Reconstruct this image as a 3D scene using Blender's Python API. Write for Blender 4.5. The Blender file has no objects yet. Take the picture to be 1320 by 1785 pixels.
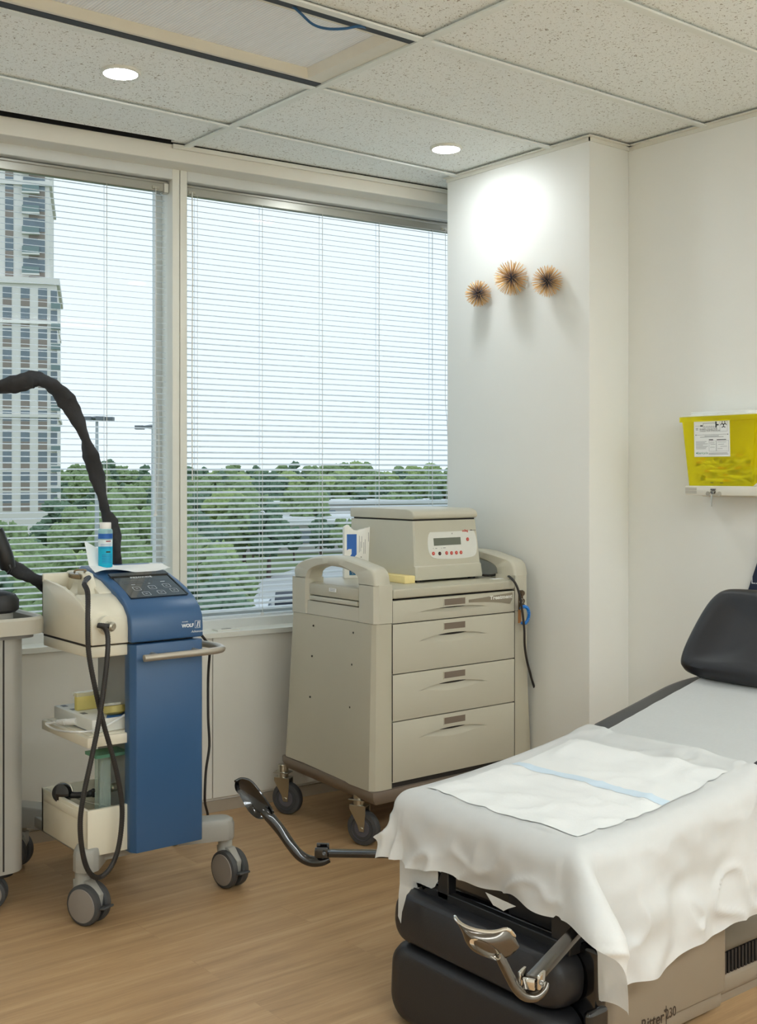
import bpy, bmesh, math, random
from mathutils import Vector, Matrix, noise
PI = math.pi
sc = bpy.context.scene
COL = sc.collection
random.seed(7)

# ------------------------------------------------------------------ view: the photo's measured camera
F_PX, CX, CY, EYE = 2030.0, 660.0, 828.0, 1.222
YAW = math.radians(38.4)
RGT = (math.cos(YAW), -math.sin(YAW))
FWD = (math.sin(YAW), math.cos(YAW))
CEIL = 2.39

def ray(u, v):
    k = (u - CX) / F_PX
    return Vector((FWD[0] + RGT[0] * k, FWD[1] + RGT[1] * k, (CY - v) / F_PX))
EYEV = Vector((0, 0, EYE))
def PD(u, v, d): return EYEV + ray(u, v) * d
def PX(u, v, x): r = ray(u, v); return EYEV + r * (x / r.x)
def PY(u, v, y): r = ray(u, v); return EYEV + r * (y / r.y)
def PZ(u, v, z): r = ray(u, v); return EYEV + r * ((z - EYE) / r.z)

# ------------------------------------------------------------------ materials
def lin(c):
    return tuple(((x / 255) / 12.92 if x / 255 <= 0.04045 else ((x / 255 + 0.055) / 1.055) ** 2.4) for x in c)

def M(name, rgb, rough=0.5, metal=0.0, var=0.04, scale=30.0, bump=0.0, bscale=200.0, coat=0.0, spec=0.5):
    m = bpy.data.materials.new(name); m.use_nodes = True
    nt = m.node_tree; b = nt.nodes['Principled BSDF']
    tc = nt.nodes.new('ShaderNodeTexCoord')
    nz = nt.nodes.new('ShaderNodeTexNoise'); nz.inputs['Scale'].default_value = scale; nz.inputs['Detail'].default_value = 4
    nt.links.new(tc.outputs['Object'], nz.inputs['Vector'])
    mx = nt.nodes.new('ShaderNodeMixRGB'); l = lin(rgb)
    mx.inputs[1].default_value = (*[max(0, c * (1 - var)) for c in l], 1)
    mx.inputs[2].default_value = (*[min(1, c * (1 + var)) for c in l], 1)
    nt.links.new(nz.outputs['Fac'], mx.inputs[0]); nt.links.new(mx.outputs[0], b.inputs['Base Color'])
    b.inputs['Roughness'].default_value = rough; b.inputs['Metallic'].default_value = metal
    b.inputs['Coat Weight'].default_value = coat
    b.inputs['Specular IOR Level'].default_value = spec
    if bump:
        n2 = nt.nodes.new('ShaderNodeTexNoise'); n2.inputs['Scale'].default_value = bscale; n2.inputs['Detail'].default_value = 3
        nt.links.new(tc.outputs['Object'], n2.inputs['Vector'])
        bp = nt.nodes.new('ShaderNodeBump'); bp.inputs['Strength'].default_value = bump; bp.inputs['Distance'].default_value = 0.002
        nt.links.new(n2.outputs['Fac'], bp.inputs['Height']); nt.links.new(bp.outputs[0], b.inputs['Normal'])
    return m

def emis(name, rgb, strength):
    m = bpy.data.materials.new(name); m.use_nodes = True; nt = m.node_tree
    nt.nodes.remove(nt.nodes['Principled BSDF'])
    e = nt.nodes.new('ShaderNodeEmission'); e.inputs[0].default_value = (*rgb, 1); e.inputs[1].default_value = strength
    nt.links.new(e.outputs[0], nt.nodes['Material Output'].inputs[0]); return m

def see_thru(name, rgb, trans, rough=0.3, transl=0.0, tint=None, var=0.04, scale=40):
    """diffuse / translucent shell that lets part of the light straight through"""
    m = M(name, rgb, rough, var=var, scale=scale); nt = m.node_tree; b = nt.nodes['Principled BSDF']
    out = nt.nodes['Material Output']; last = b.outputs[0]
    col = nt.nodes['Mix (Legacy)'].outputs[0] if 'Mix (Legacy)' in nt.nodes else [n for n in nt.nodes if n.type == 'MIX_RGB'][0].outputs[0]
    if transl:
        t = nt.nodes.new('ShaderNodeBsdfTranslucent'); nt.links.new(col, t.inputs[0])
        x = nt.nodes.new('ShaderNodeMixShader'); x.inputs[0].default_value = transl
        nt.links.new(last, x.inputs[1]); nt.links.new(t.outputs[0], x.inputs[2]); last = x.outputs[0]
    t = nt.nodes.new('ShaderNodeBsdfTransparent'); t.inputs[0].default_value = (*lin(tint or (255, 255, 255)), 1)
    x = nt.nodes.new('ShaderNodeMixShader'); x.inputs[0].default_value = trans
    nt.links.new(last, x.inputs[1]); nt.links.new(t.outputs[0], x.inputs[2]); nt.links.new(x.outputs[0], out.inputs[0])
    return m

def glass(name, tint, refl=0.08):
    m = bpy.data.materials.new(name); m.use_nodes = True; nt = m.node_tree
    nt.nodes.remove(nt.nodes['Principled BSDF'])
    t = nt.nodes.new('ShaderNodeBsdfTransparent'); t.inputs[0].default_value = (*tint, 1)
    g = nt.nodes.new('ShaderNodeBsdfGlossy'); g.inputs['Roughness'].default_value = 0.02
    lw = nt.nodes.new('ShaderNodeLayerWeight'); lw.inputs[0].default_value = 0.2
    mp = nt.nodes.new('ShaderNodeMapRange'); mp.inputs[3].default_value = refl * 0.5; mp.inputs[4].default_value = refl * 4
    nt.links.new(lw.outputs['Fresnel'], mp.inputs[0])
    x = nt.nodes.new('ShaderNodeMixShader'); nt.links.new(mp.outputs[0], x.inputs[0])
    nt.links.new(t.outputs[0], x.inputs[1]); nt.links.new(g.outputs[0], x.inputs[2])
    nt.links.new(x.outputs[0], nt.nodes['Material Output'].inputs[0]); return m

# ------------------------------------------------------------------ mesh builder
class MB:
    def __init__(s): s.bm = bmesh.new(); s.mi = 0
    def m(s, i): s.mi = i; return s
    def face(s, vs):
        try: f = s.bm.faces.new(vs)
        except ValueError: return None
        f.material_index = s.mi; return f
    def poly(s, pts): return s.face([s.bm.verts.new(p) for p in pts])
    def box(s, x0, x1, y0, y1, z0, z1, mat=None):
        c = [Vector((x, y, z)) for z in (z0, z1) for y in (y0, y1) for x in (x0, x1)]
        if mat: c = [mat @ p for p in c]
        v = [s.bm.verts.new(p) for p in c]
        for q in ((0, 2, 3, 1), (4, 5, 7, 6), (0, 1, 5, 4), (2, 6, 7, 3), (0, 4, 6, 2), (1, 3, 7, 5)): s.face([v[i] for i in q])
        return s
    def prism(s, pts, axis, a, b, mat=None):
        """2-D outline swept along an axis; outline coords are the other two axes in order"""
        def mk(p, t):
            q = {'x': (t, p[0], p[1]), 'y': (p[0], t, p[1]), 'z': (p[0], p[1], t)}[axis]
            q = Vector(q); return mat @ q if mat else q
        A = [s.bm.verts.new(mk(p, a)) for p in pts]; B = [s.bm.verts.new(mk(p, b)) for p in pts]
        n = len(pts); s.face(A[::-1]); s.face(B)
        for i in range(n): s.face([A[i], A[(i + 1) % n], B[(i + 1) % n], B[i]])
        return s
    def loft(s, rings, cap=True, closed=True, loop=False):
        R = [[s.bm.verts.new(p) for p in r] for r in rings]
        n = len(R[0])
        pairs = list(zip(R, R[1:])) + ([(R[-1], R[0])] if loop else [])
        for a, b in pairs:
            for i in range(n if closed else n - 1):
                s.face([a[i], a[(i + 1) % n], b[(i + 1) % n], b[i]])
        if cap and closed and not loop: s.face(R[0][::-1]); s.face(R[-1])
        return s
    def tube(s, pts, r, n=10, sub=0, flat=1.0, cap=True):
        pts = [Vector(p) for p in pts]
        if sub: pts, r = smooth_path(pts, sub, r)
        rs = r if isinstance(r, (list, tuple)) else [r] * len(pts)
        rings = []; up = None
        for i, p in enumerate(pts):
            d = (pts[min(i + 1, len(pts) - 1)] - pts[max(i - 1, 0)]).normalized()
            if up is None: up = d.orthogonal().normalized()
            up = (up - d * up.dot(d)); up = up.normalized() if up.length > 1e-6 else d.orthogonal().normalized()
            w = d.cross(up)
            rings.append([p + (up * math.cos(2 * PI * k / n) + w * math.sin(2 * PI * k / n) * flat) * rs[i] for k in range(n)])
        return s.loft(rings, cap)
    def cyl(s, a, b, r0, r1=None, n=24): return s.tube([a, b], [r0, r0 if r1 is None else r1], n)
    def lathe(s, prof, o, axis=(0, 0, 1), n=28, cap=True):
        """profile of (radius, height) about an axis through o"""
        a = Vector(axis).normalized(); u = a.orthogonal().normalized(); w = a.cross(u); o = Vector(o)
        return s.loft([[o + a * h + (u * math.cos(2 * PI * k / n) + w * math.sin(2 * PI * k / n)) * max(r, 1e-4) for k in range(n)] for r, h in prof], cap)
    def ball(s, c, r, sx=1, sy=1, sz=1, n=16):
        c = Vector(c); rings = []
        for i in range(1, n):
            t = PI * i / n
            rings.append([c + Vector((sx * r * math.sin(t) * math.cos(2 * PI * k / n), sy * r * math.sin(t) * math.sin(2 * PI * k / n), sz * r * math.cos(t))) for k in range(n)])
        return s.loft(rings)
    def grid(s, fn, nu, nv, u0=0, u1=1, v0=0, v1=1):
        g = [[s.bm.verts.new(fn(u0 + (u1 - u0) * i / nu, v0 + (v1 - v0) * j / nv)) for j in range(nv + 1)] for i in range(nu + 1)]
        for i in range(nu):
            for j in range(nv): s.face([g[i][j], g[i + 1][j], g[i + 1][j + 1], g[i][j + 1]])
        return s
    def cushion(s, outline, prof, mat):
        """rings of a closed outline: prof = [(scale, height)] from the back to the crown"""
        n = len(outline); cx = sum(p[0] for p in outline) / n; cy = sum(p[1] for p in outline) / n
        ext = max(max(abs(p[0] - cx), abs(p[1] - cy)) for p in outline)
        def ins(p, k):  # inset by k metres towards the centre
            d = Vector((p[0] - cx, p[1] - cy)); l = d.length
            return cx + d.x * max(0.02, 1 - k / max(abs(l), 1e-6)), cy + d.y * max(0.02, 1 - k / max(abs(l), 1e-6))
        return s.loft([[mat @ Vector((*ins(p, k), h)) for p in outline] for k, h in prof])

def smooth_path(pts, sub, r=None):
    out = []; rr = []; n = len(pts); rs = r if isinstance(r, (list, tuple)) else [r or 0] * n
    for i in range(n - 1):
        p0, p1, p2, p3 = pts[max(i - 1, 0)], pts[i], pts[i + 1], pts[min(i + 2, n - 1)]
        for k in range(sub):
            t = k / sub
            out.append(0.5 * ((2 * p1) + (p2 - p0) * t + (2 * p0 - 5 * p1 + 4 * p2 - p3) * t * t + (3 * p1 - p0 - 3 * p2 + p3) * t ** 3))
            rr.append(rs[i] * (1 - t) + rs[i + 1] * t)
    out.append(pts[-1]); rr.append(rs[-1]); return out, rr

def rrect(w, h, r, n=6, cx=0, cy=0):
    p = []
    for sx, sy, a0 in ((1, 1, 0), (-1, 1, 90), (-1, -1, 180), (1, -1, 270)):
        for k in range(n + 1):
            a = math.radians(a0 + 90 * k / n)
            p.append((cx + sx * (w / 2 - r) + r * math.cos(a), cy + sy * (h / 2 - r) + r * math.sin(a)))
    return p

def round_poly(pts, it=3):
    for _ in range(it):
        q = []
        for i in range(len(pts)):
            a, b = pts[i], pts[(i + 1) % len(pts)]
            q += [(a[0] * .75 + b[0] * .25, a[1] * .75 + b[1] * .25), (a[0] * .25 + b[0] * .75, a[1] * .25 + b[1] * .75)]
        pts = q
    return pts

def obj(name, mb, mats, parent=None, org=None, bevel=0, seg=2, angle=35, mw=None, weld=False):
    bm = mb.bm
    if weld: bmesh.ops.remove_doubles(bm, verts=bm.verts, dist=1e-5)
    bmesh.ops.recalc_face_normals(bm, faces=bm.faces)
    if bevel:
        es = [e for e in bm.edges if len(e.link_faces) == 2 and e.calc_face_angle(0) > math.radians(30)]
        bmesh.ops.bevel(bm, geom=es, offset=bevel, segments=seg, profile=0.5, affect='EDGES', clamp_overlap=True)
    if org is not None: bmesh.ops.translate(bm, verts=bm.verts, vec=-Vector(org))
    for f in bm.faces: f.smooth = True
    for e in bm.edges:
        if len(e.link_faces) == 2 and e.calc_face_angle(0) > math.radians(angle): e.smooth = False
    me = bpy.data.meshes.new(name); bm.to_mesh(me); bm.free()
    for x in (mats if isinstance(mats, (list, tuple)) else [mats]): me.materials.append(x)
    o = bpy.data.objects.new(name, me); COL.objects.link(o)
    if parent: o.parent = parent
    if mw is not None: o.matrix_world = mw
    return o

def tag(o, label=None, cat=None, group=None, kind=None):
    if label: o['label'] = label
    if cat: o['category'] = cat
    if group: o['group'] = group
    if kind: o['kind'] = kind
    return o

def thing(name, label, cat, loc=(0, 0, 0), rz=0, group=None):
    o = bpy.data.objects.new(name, None); COL.objects.link(o); o.empty_display_size = 0.05
    o.location = loc; o.rotation_euler = (0, 0, rz)
    return tag(o, label, cat, group)

def solo(name, mb, mats, label, cat, group=None, org=None, **k):
    """a thing that is one mesh, its origin at org"""
    o = obj(name, mb, mats, org=org, **k)
    if org is not None: o.location = org
    return tag(o, label, cat, group)

def struct(name, mb, mats, **k): return tag(obj(name, mb, mats, **k), kind='structure')

def copy_tree(o, parent=None):
    c = o.copy(); COL.objects.link(c); c.parent = parent
    for ch in list(o.children): copy_tree(ch, c)
    return c

def text_into(mb, txt, size, mat, ext=0.0004, align='CENTER', bold=0.0, shear=0.0, sx=1.0):
    cu = bpy.data.curves.new('lettering', 'FONT'); cu.body = txt; cu.size = size; cu.extrude = ext
    cu.align_x = align; cu.align_y = 'CENTER'; cu.offset = bold; cu.shear = shear; cu.resolution_u = 3
    ob = bpy.data.objects.new('lettering', cu); COL.objects.link(ob)
    dg = bpy.context.evaluated_depsgraph_get(); me = bpy.data.meshes.new_from_object(ob.evaluated_get(dg))
    n0 = len(mb.bm.verts); f0 = len(mb.bm.faces)
    mb.bm.from_mesh(me); mb.bm.verts.ensure_lookup_table(); mb.bm.faces.ensure_lookup_table()
    for v in mb.bm.verts[n0:]: v.co = mat @ Vector((v.co.x * sx, v.co.y, v.co.z))
    for f in mb.bm.faces[f0:]: f.material_index = mb.mi
    bpy.data.objects.remove(ob); bpy.data.curves.remove(cu); bpy.data.meshes.remove(me)
    return mb

def frame(o, x, y):
    """matrix whose local x and y axes are the given directions at o (z points out of the surface)"""
    x = Vector(x).normalized(); z = x.cross(Vector(y)).normalized(); y = z.cross(x)
    return Matrix(((x.x, y.x, z.x, o[0]), (x.y, y.y, z.y, o[1]), (x.z, y.z, z.z, o[2]), (0, 0, 0, 1)))

# ------------------------------------------------------------------ palette
white_wall = M('painted_wall', (236, 236, 230), 0.55, var=0.012, scale=3, bump=0.05, bscale=120)
white_trim = M('white_painted_metal', (226, 225, 214), 0.4, var=0.02, scale=8)
apron_mat = M('radiator_panel_paint', (226, 222, 210), 0.5, var=0.03, scale=5)
jamb_mat = M('window_frame_paint', (214, 216, 212), 0.4, var=0.02)
tbar = M('ceiling_grid_paint', (234, 238, 232), 0.45, var=0.02)
void_black = M('dark_void', (14, 14, 15), 0.9)
beige = M('cart_plastic', (188, 182, 162), 0.38, var=0.02, scale=12, bump=0.06, bscale=500)
beige_lt = M('cart_plastic_pale', (196, 191, 173), 0.38, var=0.02, scale=12, bump=0.05, bscale=500)
taupe = M('taupe_plastic', (122, 108, 94), 0.45, var=0.03)
seam = M('dark_seam', (38, 34, 30), 0.7)
blue = M('blue_lacquer', (54, 90, 130), 0.33, var=0.02, scale=8, bump=0.03, bscale=700)
cream = M('cream_plastic', (224, 217, 196), 0.35, var=0.02, bump=0.04, bscale=600)
steel_paint = M('satin_grey_metal', (178, 170, 156), 0.32, 0.6, var=0.02)
grey_cast = M('cast_grey_paint', (160, 158, 150), 0.45, var=0.03, bump=0.15, bscale=500)
tyre = M('rubber_tyre', (66, 66, 66), 0.6, var=0.05)
hub = M('hub_grey', (138, 130, 122), 0.45, var=0.02)
black_pl = M('black_plastic', (26, 26, 27), 0.45, var=0.05)
black_gl = M('black_gloss_plastic', (12, 12, 14), 0.12, var=0.03, coat=0.5)
rubber_hose = M('black_hose_rubber', (40, 36, 33), 0.5, var=0.05)
sleeve_mat = M('black_woven_sleeve', (46, 46, 48), 0.85, var=0.2, scale=60, bump=0.6, bscale=90)
chrome = M('chrome', (216, 212, 204), 0.08, 1.0, var=0.01)
nickel = M('nickel_brown_chrome', (106, 101, 95), 0.2, 1.0, var=0.02)
zinc = M('zinc_plate', (190, 186, 172), 0.28, 1.0, var=0.03)
vinyl = M('black_vinyl', (31, 31, 34), 0.42, var=0.05, scale=14, bump=0.12, bscale=420)
vinyl_grey = M('dark_grey_vinyl', (54, 54, 56), 0.45, var=0.04, bump=0.1, bscale=420)
base_taupe = M('pedestal_paint', (140, 127, 110), 0.42, var=0.02, bump=0.04, bscale=500)
paper_w = M('white_paper', (240, 240, 236), 0.8, var=0.02, bump=0.15, bscale=90)
ink = M('black_print', (30, 30, 32), 0.6)
ink_grey = M('grey_print', (120, 122, 124), 0.6)
ink_white = M('white_print', (226, 230, 234), 0.5)
ink_blue = M('blue_print', (28, 96, 178), 0.5)
ink_red = M('red_print', (196, 74, 62), 0.5)
ink_green = M('green_print', (70, 140, 100), 0.5)
brown_print = M('brown_print', (60, 46, 34), 0.6)

# ------------------------------------------------------------------ camera, sky
cam = bpy.data.cameras.new('camera'); camo = bpy.data.objects.new('camera', cam); COL.objects.link(camo)
camo.location = (0, 0, EYE); camo.rotation_euler = (PI / 2, 0, -YAW)
cam.sensor_fit = 'HORIZONTAL'; cam.sensor_width = 36; cam.lens = F_PX / 1320 * 36
cam.shift_y = (CY - 892.5) / 1320; cam.clip_start = 0.05; cam.clip_end = 5000
sc.camera = camo
w = bpy.data.worlds.new('overcast_sky'); sc.world = w; w.use_nodes = True
nt = w.node_tree; bg = nt.nodes['Background']
tc = nt.nodes.new('ShaderNodeTexCoord'); sp = nt.nodes.new('ShaderNodeSeparateXYZ'); cr = nt.nodes.new('ShaderNodeValToRGB')
nt.links.new(tc.outputs['Generated'], sp.inputs[0]); nt.links.new(sp.outputs['Z'], cr.inputs[0]); nt.links.new(cr.outputs[0], bg.inputs[0])
cr.color_ramp.elements[0].position = 0.0; cr.color_ramp.elements[0].color = (0.84, 0.915, 1.0, 1)
cr.color_ramp.elements[1].position = 0.35; cr.color_ramp.elements[1].color = (0.84, 0.92, 1.0, 1)
bg.inputs[1].default_value = 0.90

# ================================================================== THE ROOM
M1, L0, PITCH, LONG = 2.04, 2.379, 0.4985, 1.524          # ceiling grid: 20 x 60 inch modules
WO = Vector((2.158, 3.672, 0)); WT = Vector((1, -.088, 0)).normalized()
WALLM = Matrix.Translation(WO) @ Matrix.Rotation(math.atan2(WT.y, WT.x), 4, 'Z')   # window wall: x along it, y outwards
def wall_y(x): return WO.y + (x - WO.x) * WT.y / WT.x
XR, XP, YP0, YP1 = 3.28, 3.07, 2.70, 3.437               # right wall, pillar

# floor: oak planks running along X
fm = bpy.data.materials.new('oak_plank_floor'); fm.use_nodes = True; nt = fm.node_tree; b = nt.nodes['Principled BSDF']
tc = nt.nodes.new('ShaderNodeTexCoord')
br = nt.nodes.new('ShaderNodeTexBrick'); br.offset = 0.37; br.squash = 1.0
mpb = nt.nodes.new('ShaderNodeMapping'); mpb.inputs['Location'].default_value = (0.21, 0.03, 0)
nt.links.new(tc.outputs['Object'], mpb.inputs[0]); nt.links.new(mpb.outputs[0], br.inputs['Vector'])
br.inputs['Color1'].default_value = (0.42, 0.42, 0.42, 1); br.inputs['Color2'].default_value = (0.62, 0.62, 0.62, 1); br.inputs['Mortar'].default_value = (0.22, 0.22, 0.22, 1)
br.inputs['Scale'].default_value = 1; br.inputs['Mortar Size'].default_value = 0.0009; br.inputs['Brick Width'].default_value = 1.02; br.inputs['Row Height'].default_value = 0.155; br.inputs['Bias'].default_value = 0
br.inputs['Mortar Smooth'].default_value = 0.3
mp = nt.nodes.new('ShaderNodeMapping'); mp.inputs['Scale'].default_value = (1.1, 16, 1)
nt.links.new(tc.outputs['Object'], mp.inputs[0])
add = nt.nodes.new('ShaderNodeVectorMath'); add.operation = 'ADD'; nt.links.new(mp.outputs[0], add.inputs[0])
sc5 = nt.nodes.new('ShaderNodeVectorMath'); sc5.operation = 'SCALE'; sc5.inputs['Scale'].default_value = 9; nt.links.new(br.outputs['Color'], sc5.inputs[0]); nt.links.new(sc5.outputs[0], add.inputs[1])
g1 = nt.nodes.new('ShaderNodeTexNoise'); g1.inputs['Scale'].default_value = 1.6; g1.inputs['Detail'].default_value = 7; g1.inputs['Roughness'].default_value = 0.62; g1.inputs['Distortion'].default_value = 0.5
nt.links.new(add.outputs[0], g1.inputs['Vector'])
mpf = nt.nodes.new('ShaderNodeMapping'); mpf.inputs['Scale'].default_value = (9, 190, 1); nt.links.new(tc.outputs['Object'], mpf.inputs[0])
g2 = nt.nodes.new('ShaderNodeTexNoise'); g2.inputs['Scale'].default_value = 1.5; g2.inputs['Detail'].default_value = 3; nt.links.new(mpf.outputs[0], g2.inputs['Vector'])
cr = nt.nodes.new('ShaderNodeValToRGB'); cr.color_ramp.elements[0].position = 0.22; cr.color_ramp.elements[1].position = 0.80
cr.color_ramp.elements[0].color = (*lin((150, 119, 84)), 1); cr.color_ramp.elements[1].color = (*lin((198, 166, 126)), 1)
e = cr.color_ramp.elements.new(0.52); e.color = (*lin((178, 144, 104)), 1)
nt.links.new(g1.outputs['Fac'], cr.inputs[0])
m1 = nt.nodes.new('ShaderNodeMixRGB'); m1.blend_type = 'OVERLAY'; m1.inputs[0].default_value = 0.16; nt.links.new(cr.outputs[0], m1.inputs[1]); nt.links.new(g2.outputs['Fac'], m1.inputs[2])
m2 = nt.nodes.new('ShaderNodeMixRGB'); m2.blend_type = 'OVERLAY'; m2.inputs[0].default_value = 0.2; nt.links.new(m1.outputs[0], m2.inputs[1]); nt.links.new(br.outputs['Color'], m2.inputs[2])
nt.links.new(m2.outputs[0], b.inputs['Base Color']); b.inputs['Roughness'].default_value = 0.42
bp = nt.nodes.new('ShaderNodeBump'); bp.inputs['Strength'].default_value = 0.08; bp.inputs['Distance'].default_value = 0.002
nt.links.new(g2.outputs['Fac'], bp.inputs['Height']); nt.links.new(bp.outputs[0], b.inputs['Normal'])
mb = MB(); mb.box(-1.2, XR + .02, -1.6, 4.05, -0.1, 0); struct('floor', mb, fm)

# ceiling tiles: mineral fibre with small dark fissures
cm = bpy.data.materials.new('fissured_ceiling_tile'); cm.use_nodes = True; nt = cm.node_tree; b = nt.nodes['Principled BSDF']
tc = nt.nodes.new('ShaderNodeTexCoord')
dn = nt.nodes.new('ShaderNodeTexNoise'); dn.inputs['Scale'].default_value = 60; nt.links.new(tc.outputs['Object'], dn.inputs['Vector'])
av = nt.nodes.new('ShaderNodeMixRGB'); av.blend_type = 'ADD'; av.inputs[0].default_value = 0.03; nt.links.new(tc.outputs['Object'], av.inputs[1]); nt.links.new(dn.outputs['Color'], av.inputs[2])
n1 = nt.nodes.new('ShaderNodeTexNoise'); n1.inputs['Scale'].default_value = 150; n1.inputs['Detail'].default_value = 2.5; nt.links.new(av.outputs[0], n1.inputs['Vector'])
r1 = nt.nodes.new('ShaderNodeValToRGB'); r1.color_ramp.elements[0].position = 0.335; r1.color_ramp.elements[0].color = (*lin((158, 152, 138)), 1)
r1.color_ramp.elements[1].position = 0.385; r1.color_ramp.elements[1].color = (*lin((246, 250, 247)), 1); nt.links.new(n1.outputs['Fac'], r1.inputs[0])
n2 = nt.nodes.new('ShaderNodeTexNoise'); n2.inputs['Scale'].default_value = 420; n2.inputs['Detail'].default_value = 2; nt.links.new(tc.outputs['Object'], n2.inputs['Vector'])
r2 = nt.nodes.new('ShaderNodeValToRGB'); r2.color_ramp.elements[0].position = 0.3; r2.color_ramp.elements[0].color = (0.72, 0.70, 0.66, 1); r2.color_ramp.elements[1].position = 0.5; nt.links.new(n2.outputs['Fac'], r2.inputs[0])
mm = nt.nodes.new('ShaderNodeMixRGB'); mm.blend_type = 'MULTIPLY'; mm.inputs[0].default_value = 0.6; nt.links.new(r1.outputs[0], mm.inputs[1]); nt.links.new(r2.outputs[0], mm.inputs[2])
nt.links.new(mm.outputs[0], b.inputs['Base Color']); b.inputs['Roughness'].default_value = 0.9
bp = nt.nodes.new('ShaderNodeBump'); bp.inputs['Strength'].default_value = 0.3; bp.inputs['Distance'].default_value = 0.002; nt.links.new(n1.outputs['Fac'], bp.inputs['Height']); nt.links.new(bp.outputs[0], b.inputs['Normal'])
mb = MB(); ZT = CEIL + .010
def tile_quad(x0, x1, y0, y1):
    mb.box(x0 + .001, x1 - .001, y0 + .001, y1 - .001, ZT, ZT + .014)
for i in range(-2, 1):
    x0, x1 = M1 + LONG * i, M1 + LONG * (i + 1)
    x1 = min(x1, XR)
    for j in range(-8, 2):
        if i == -1 and j == 0: continue                     # the light fixture's opening
        tile_quad(x0, x1, L0 + PITCH * j, L0 + PITCH * (j + 1))
yl = L0 + 2 * PITCH
xs = 1.985                                                   # last row: a gap is left open beside the wall up to here
mb.prism([(M1 - 2 * LONG, yl), (xs, yl), (xs, wall_y(xs) - .028), (M1 - 2 * LONG, wall_y(M1 - 2 * LONG) - .050)], 'z', ZT, ZT + .014)
mb.prism([(xs, yl), (XR, yl), (XR, wall_y(XR) - .002), (xs, wall_y(xs) - .002)], 'z', ZT, ZT + .014)
struct('ceiling', mb, cm)
mb = MB(); mb.box(-1.2, XR, -1.6, 4.2, CEIL + .2, CEIL + .22); mb.box(-3.4, 1.5, .004, .34, CEIL + .006, CEIL + .2, WALLM); struct('ceiling_plenum', mb, void_black)
mb = MB()
W_ = .012
for j in range(-7, 3):
    y = L0 + PITCH * j; mb.box(-1.0, XR, y - W_, y + W_, CEIL - .003, CEIL + .003)
for i in (-2, -1, 0):
    x = M1 + LONG * i; mb.box(x - W_, x + W_, -1.5, min(wall_y(x) - .004, 3.7), CEIL - .0036, CEIL + .003)
struct('trim_1', mb, tbar)
# wall angle along pillar, right wall and window wall
mb = MB()
mb.box(XR - .004, XR, -1.5, YP0, CEIL - .014, CEIL + .002); mb.box(XR - .02, XR, -1.5, YP0, CEIL - .001, CEIL + .002)
mb.box(XP - .004, XP, YP0 - .004, YP1, CEIL - .014, CEIL + .002); mb.box(XP - .02, XP, YP0 - .02, YP1, CEIL - .001, CEIL + .002)
mb.box(XP - .004, XR, YP0 - .004, YP0, CEIL - .014, CEIL + .002); mb.box(XP, XR, YP0 - .02, YP0, CEIL - .001, CEIL + .002)
struct('trim_2', mb, white_trim)
mb = MB(); mb.box(-.17, 1.3, -.012, -.002, CEIL - .012, CEIL + .003)
struct('trim_3', mb, white_trim, mw=WALLM)

# walls
mb = MB(); mb.box(XR, XR + .1, -1.6, 3.565, 0, CEIL + .2); struct('wall_right', mb, white_wall)
mb = MB(); mb.box(XP, XR, YP0, YP1, 0, CEIL + .2); struct('wall_pillar', mb, white_wall, bevel=.004, seg=2)
mb = MB(); mb.box(-1.3, -1.2, -1.6, 4.05, 0, CEIL + .2); struct('wall_left', mb, white_wall)
mb = MB(); mb.box(-1.3, XR + .1, -1.7, -1.6, 0, CEIL + .2); struct('wall_front', mb, white_wall)
# window wall: panelled apron below, bulkhead above
mb = MB()
for a, c in ((-3.4, -.75), (-.747, -.013), (-.010, .62), (.623, 1.5)): mb.box(a, c, 0, .012, .05, .632)
mb.box(-3.4, 1.5, .012, .3, 0, .632)
mb.box(-3.4, 1.5, 0, .34, 2.334, CEIL + .004)
struct('wall_back', mb, apron_mat, mw=WALLM, bevel=.002, seg=1)
mb = MB(); mb.box(-3.4, 1.5, .004, .02, 0, .041); struct('baseboard_back', mb, M('baseboard_tan', (168, 156, 138), .5), mw=WALLM)
mb = MB(); mb.box(-3.4, 1.5, -.006, .23, .632, .65)
mb.box(.02, .11, .025, .075, .65, .655); mb.m(1).box(.045, .085, .042, .054, .6551, .6556)
struct('trim_4', mb, [white_trim, seam], mw=WALLM, bevel=.0015, seg=1)

# ------------------------------------------------------------------ ceiling lights
lamp = emis('lamp_diffuser', (0.90, 0.96, 1.0), 104)
def downlight(x, y, label, group=None):
    t = thing('recessed_downlight', label, 'ceiling light', (x, y, CEIL + .006), group=group)
    m_ = MB(); m_.lathe([(.058, .004), (.0585, -.001), (.056, -.004), (.0495, -.005), (.0485, -.002), (.0485, .004)], (0, 0, 0), n=40, cap=False); obj('trim_ring', m_, white_trim, t)
    m_ = MB(); m_.lathe([(.0484, -.0015), (.0465, -.0055), (.03, -.0075), (.001, -.008)], (0, 0, 0), n=40); obj('lens', m_, lamp, t)
    return t
d0 = downlight(1.521, 3.131, 'round recessed downlight left of the ceiling grid bar, over the blue cart')
dl = [(2.792, 3.131, 'round recessed downlight in front of the white pillar, above the beige drawer cart')]
for x in (-.003, 1.521, 2.792):
    for y in (1.137, -.857): dl.append((x, y, 'round recessed downlight in the ceiling behind and above the camera'))
dl.append((-.003, 3.131, 'round recessed downlight over the far left of the room beyond the grey cart'))
for x, y, lb in dl:
    c = copy_tree(d0); c.location = (x, y, CEIL + .006); c['label'] = lb
    if 'camera' in lb: c['group'] = 'downlights behind the camera'

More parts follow.
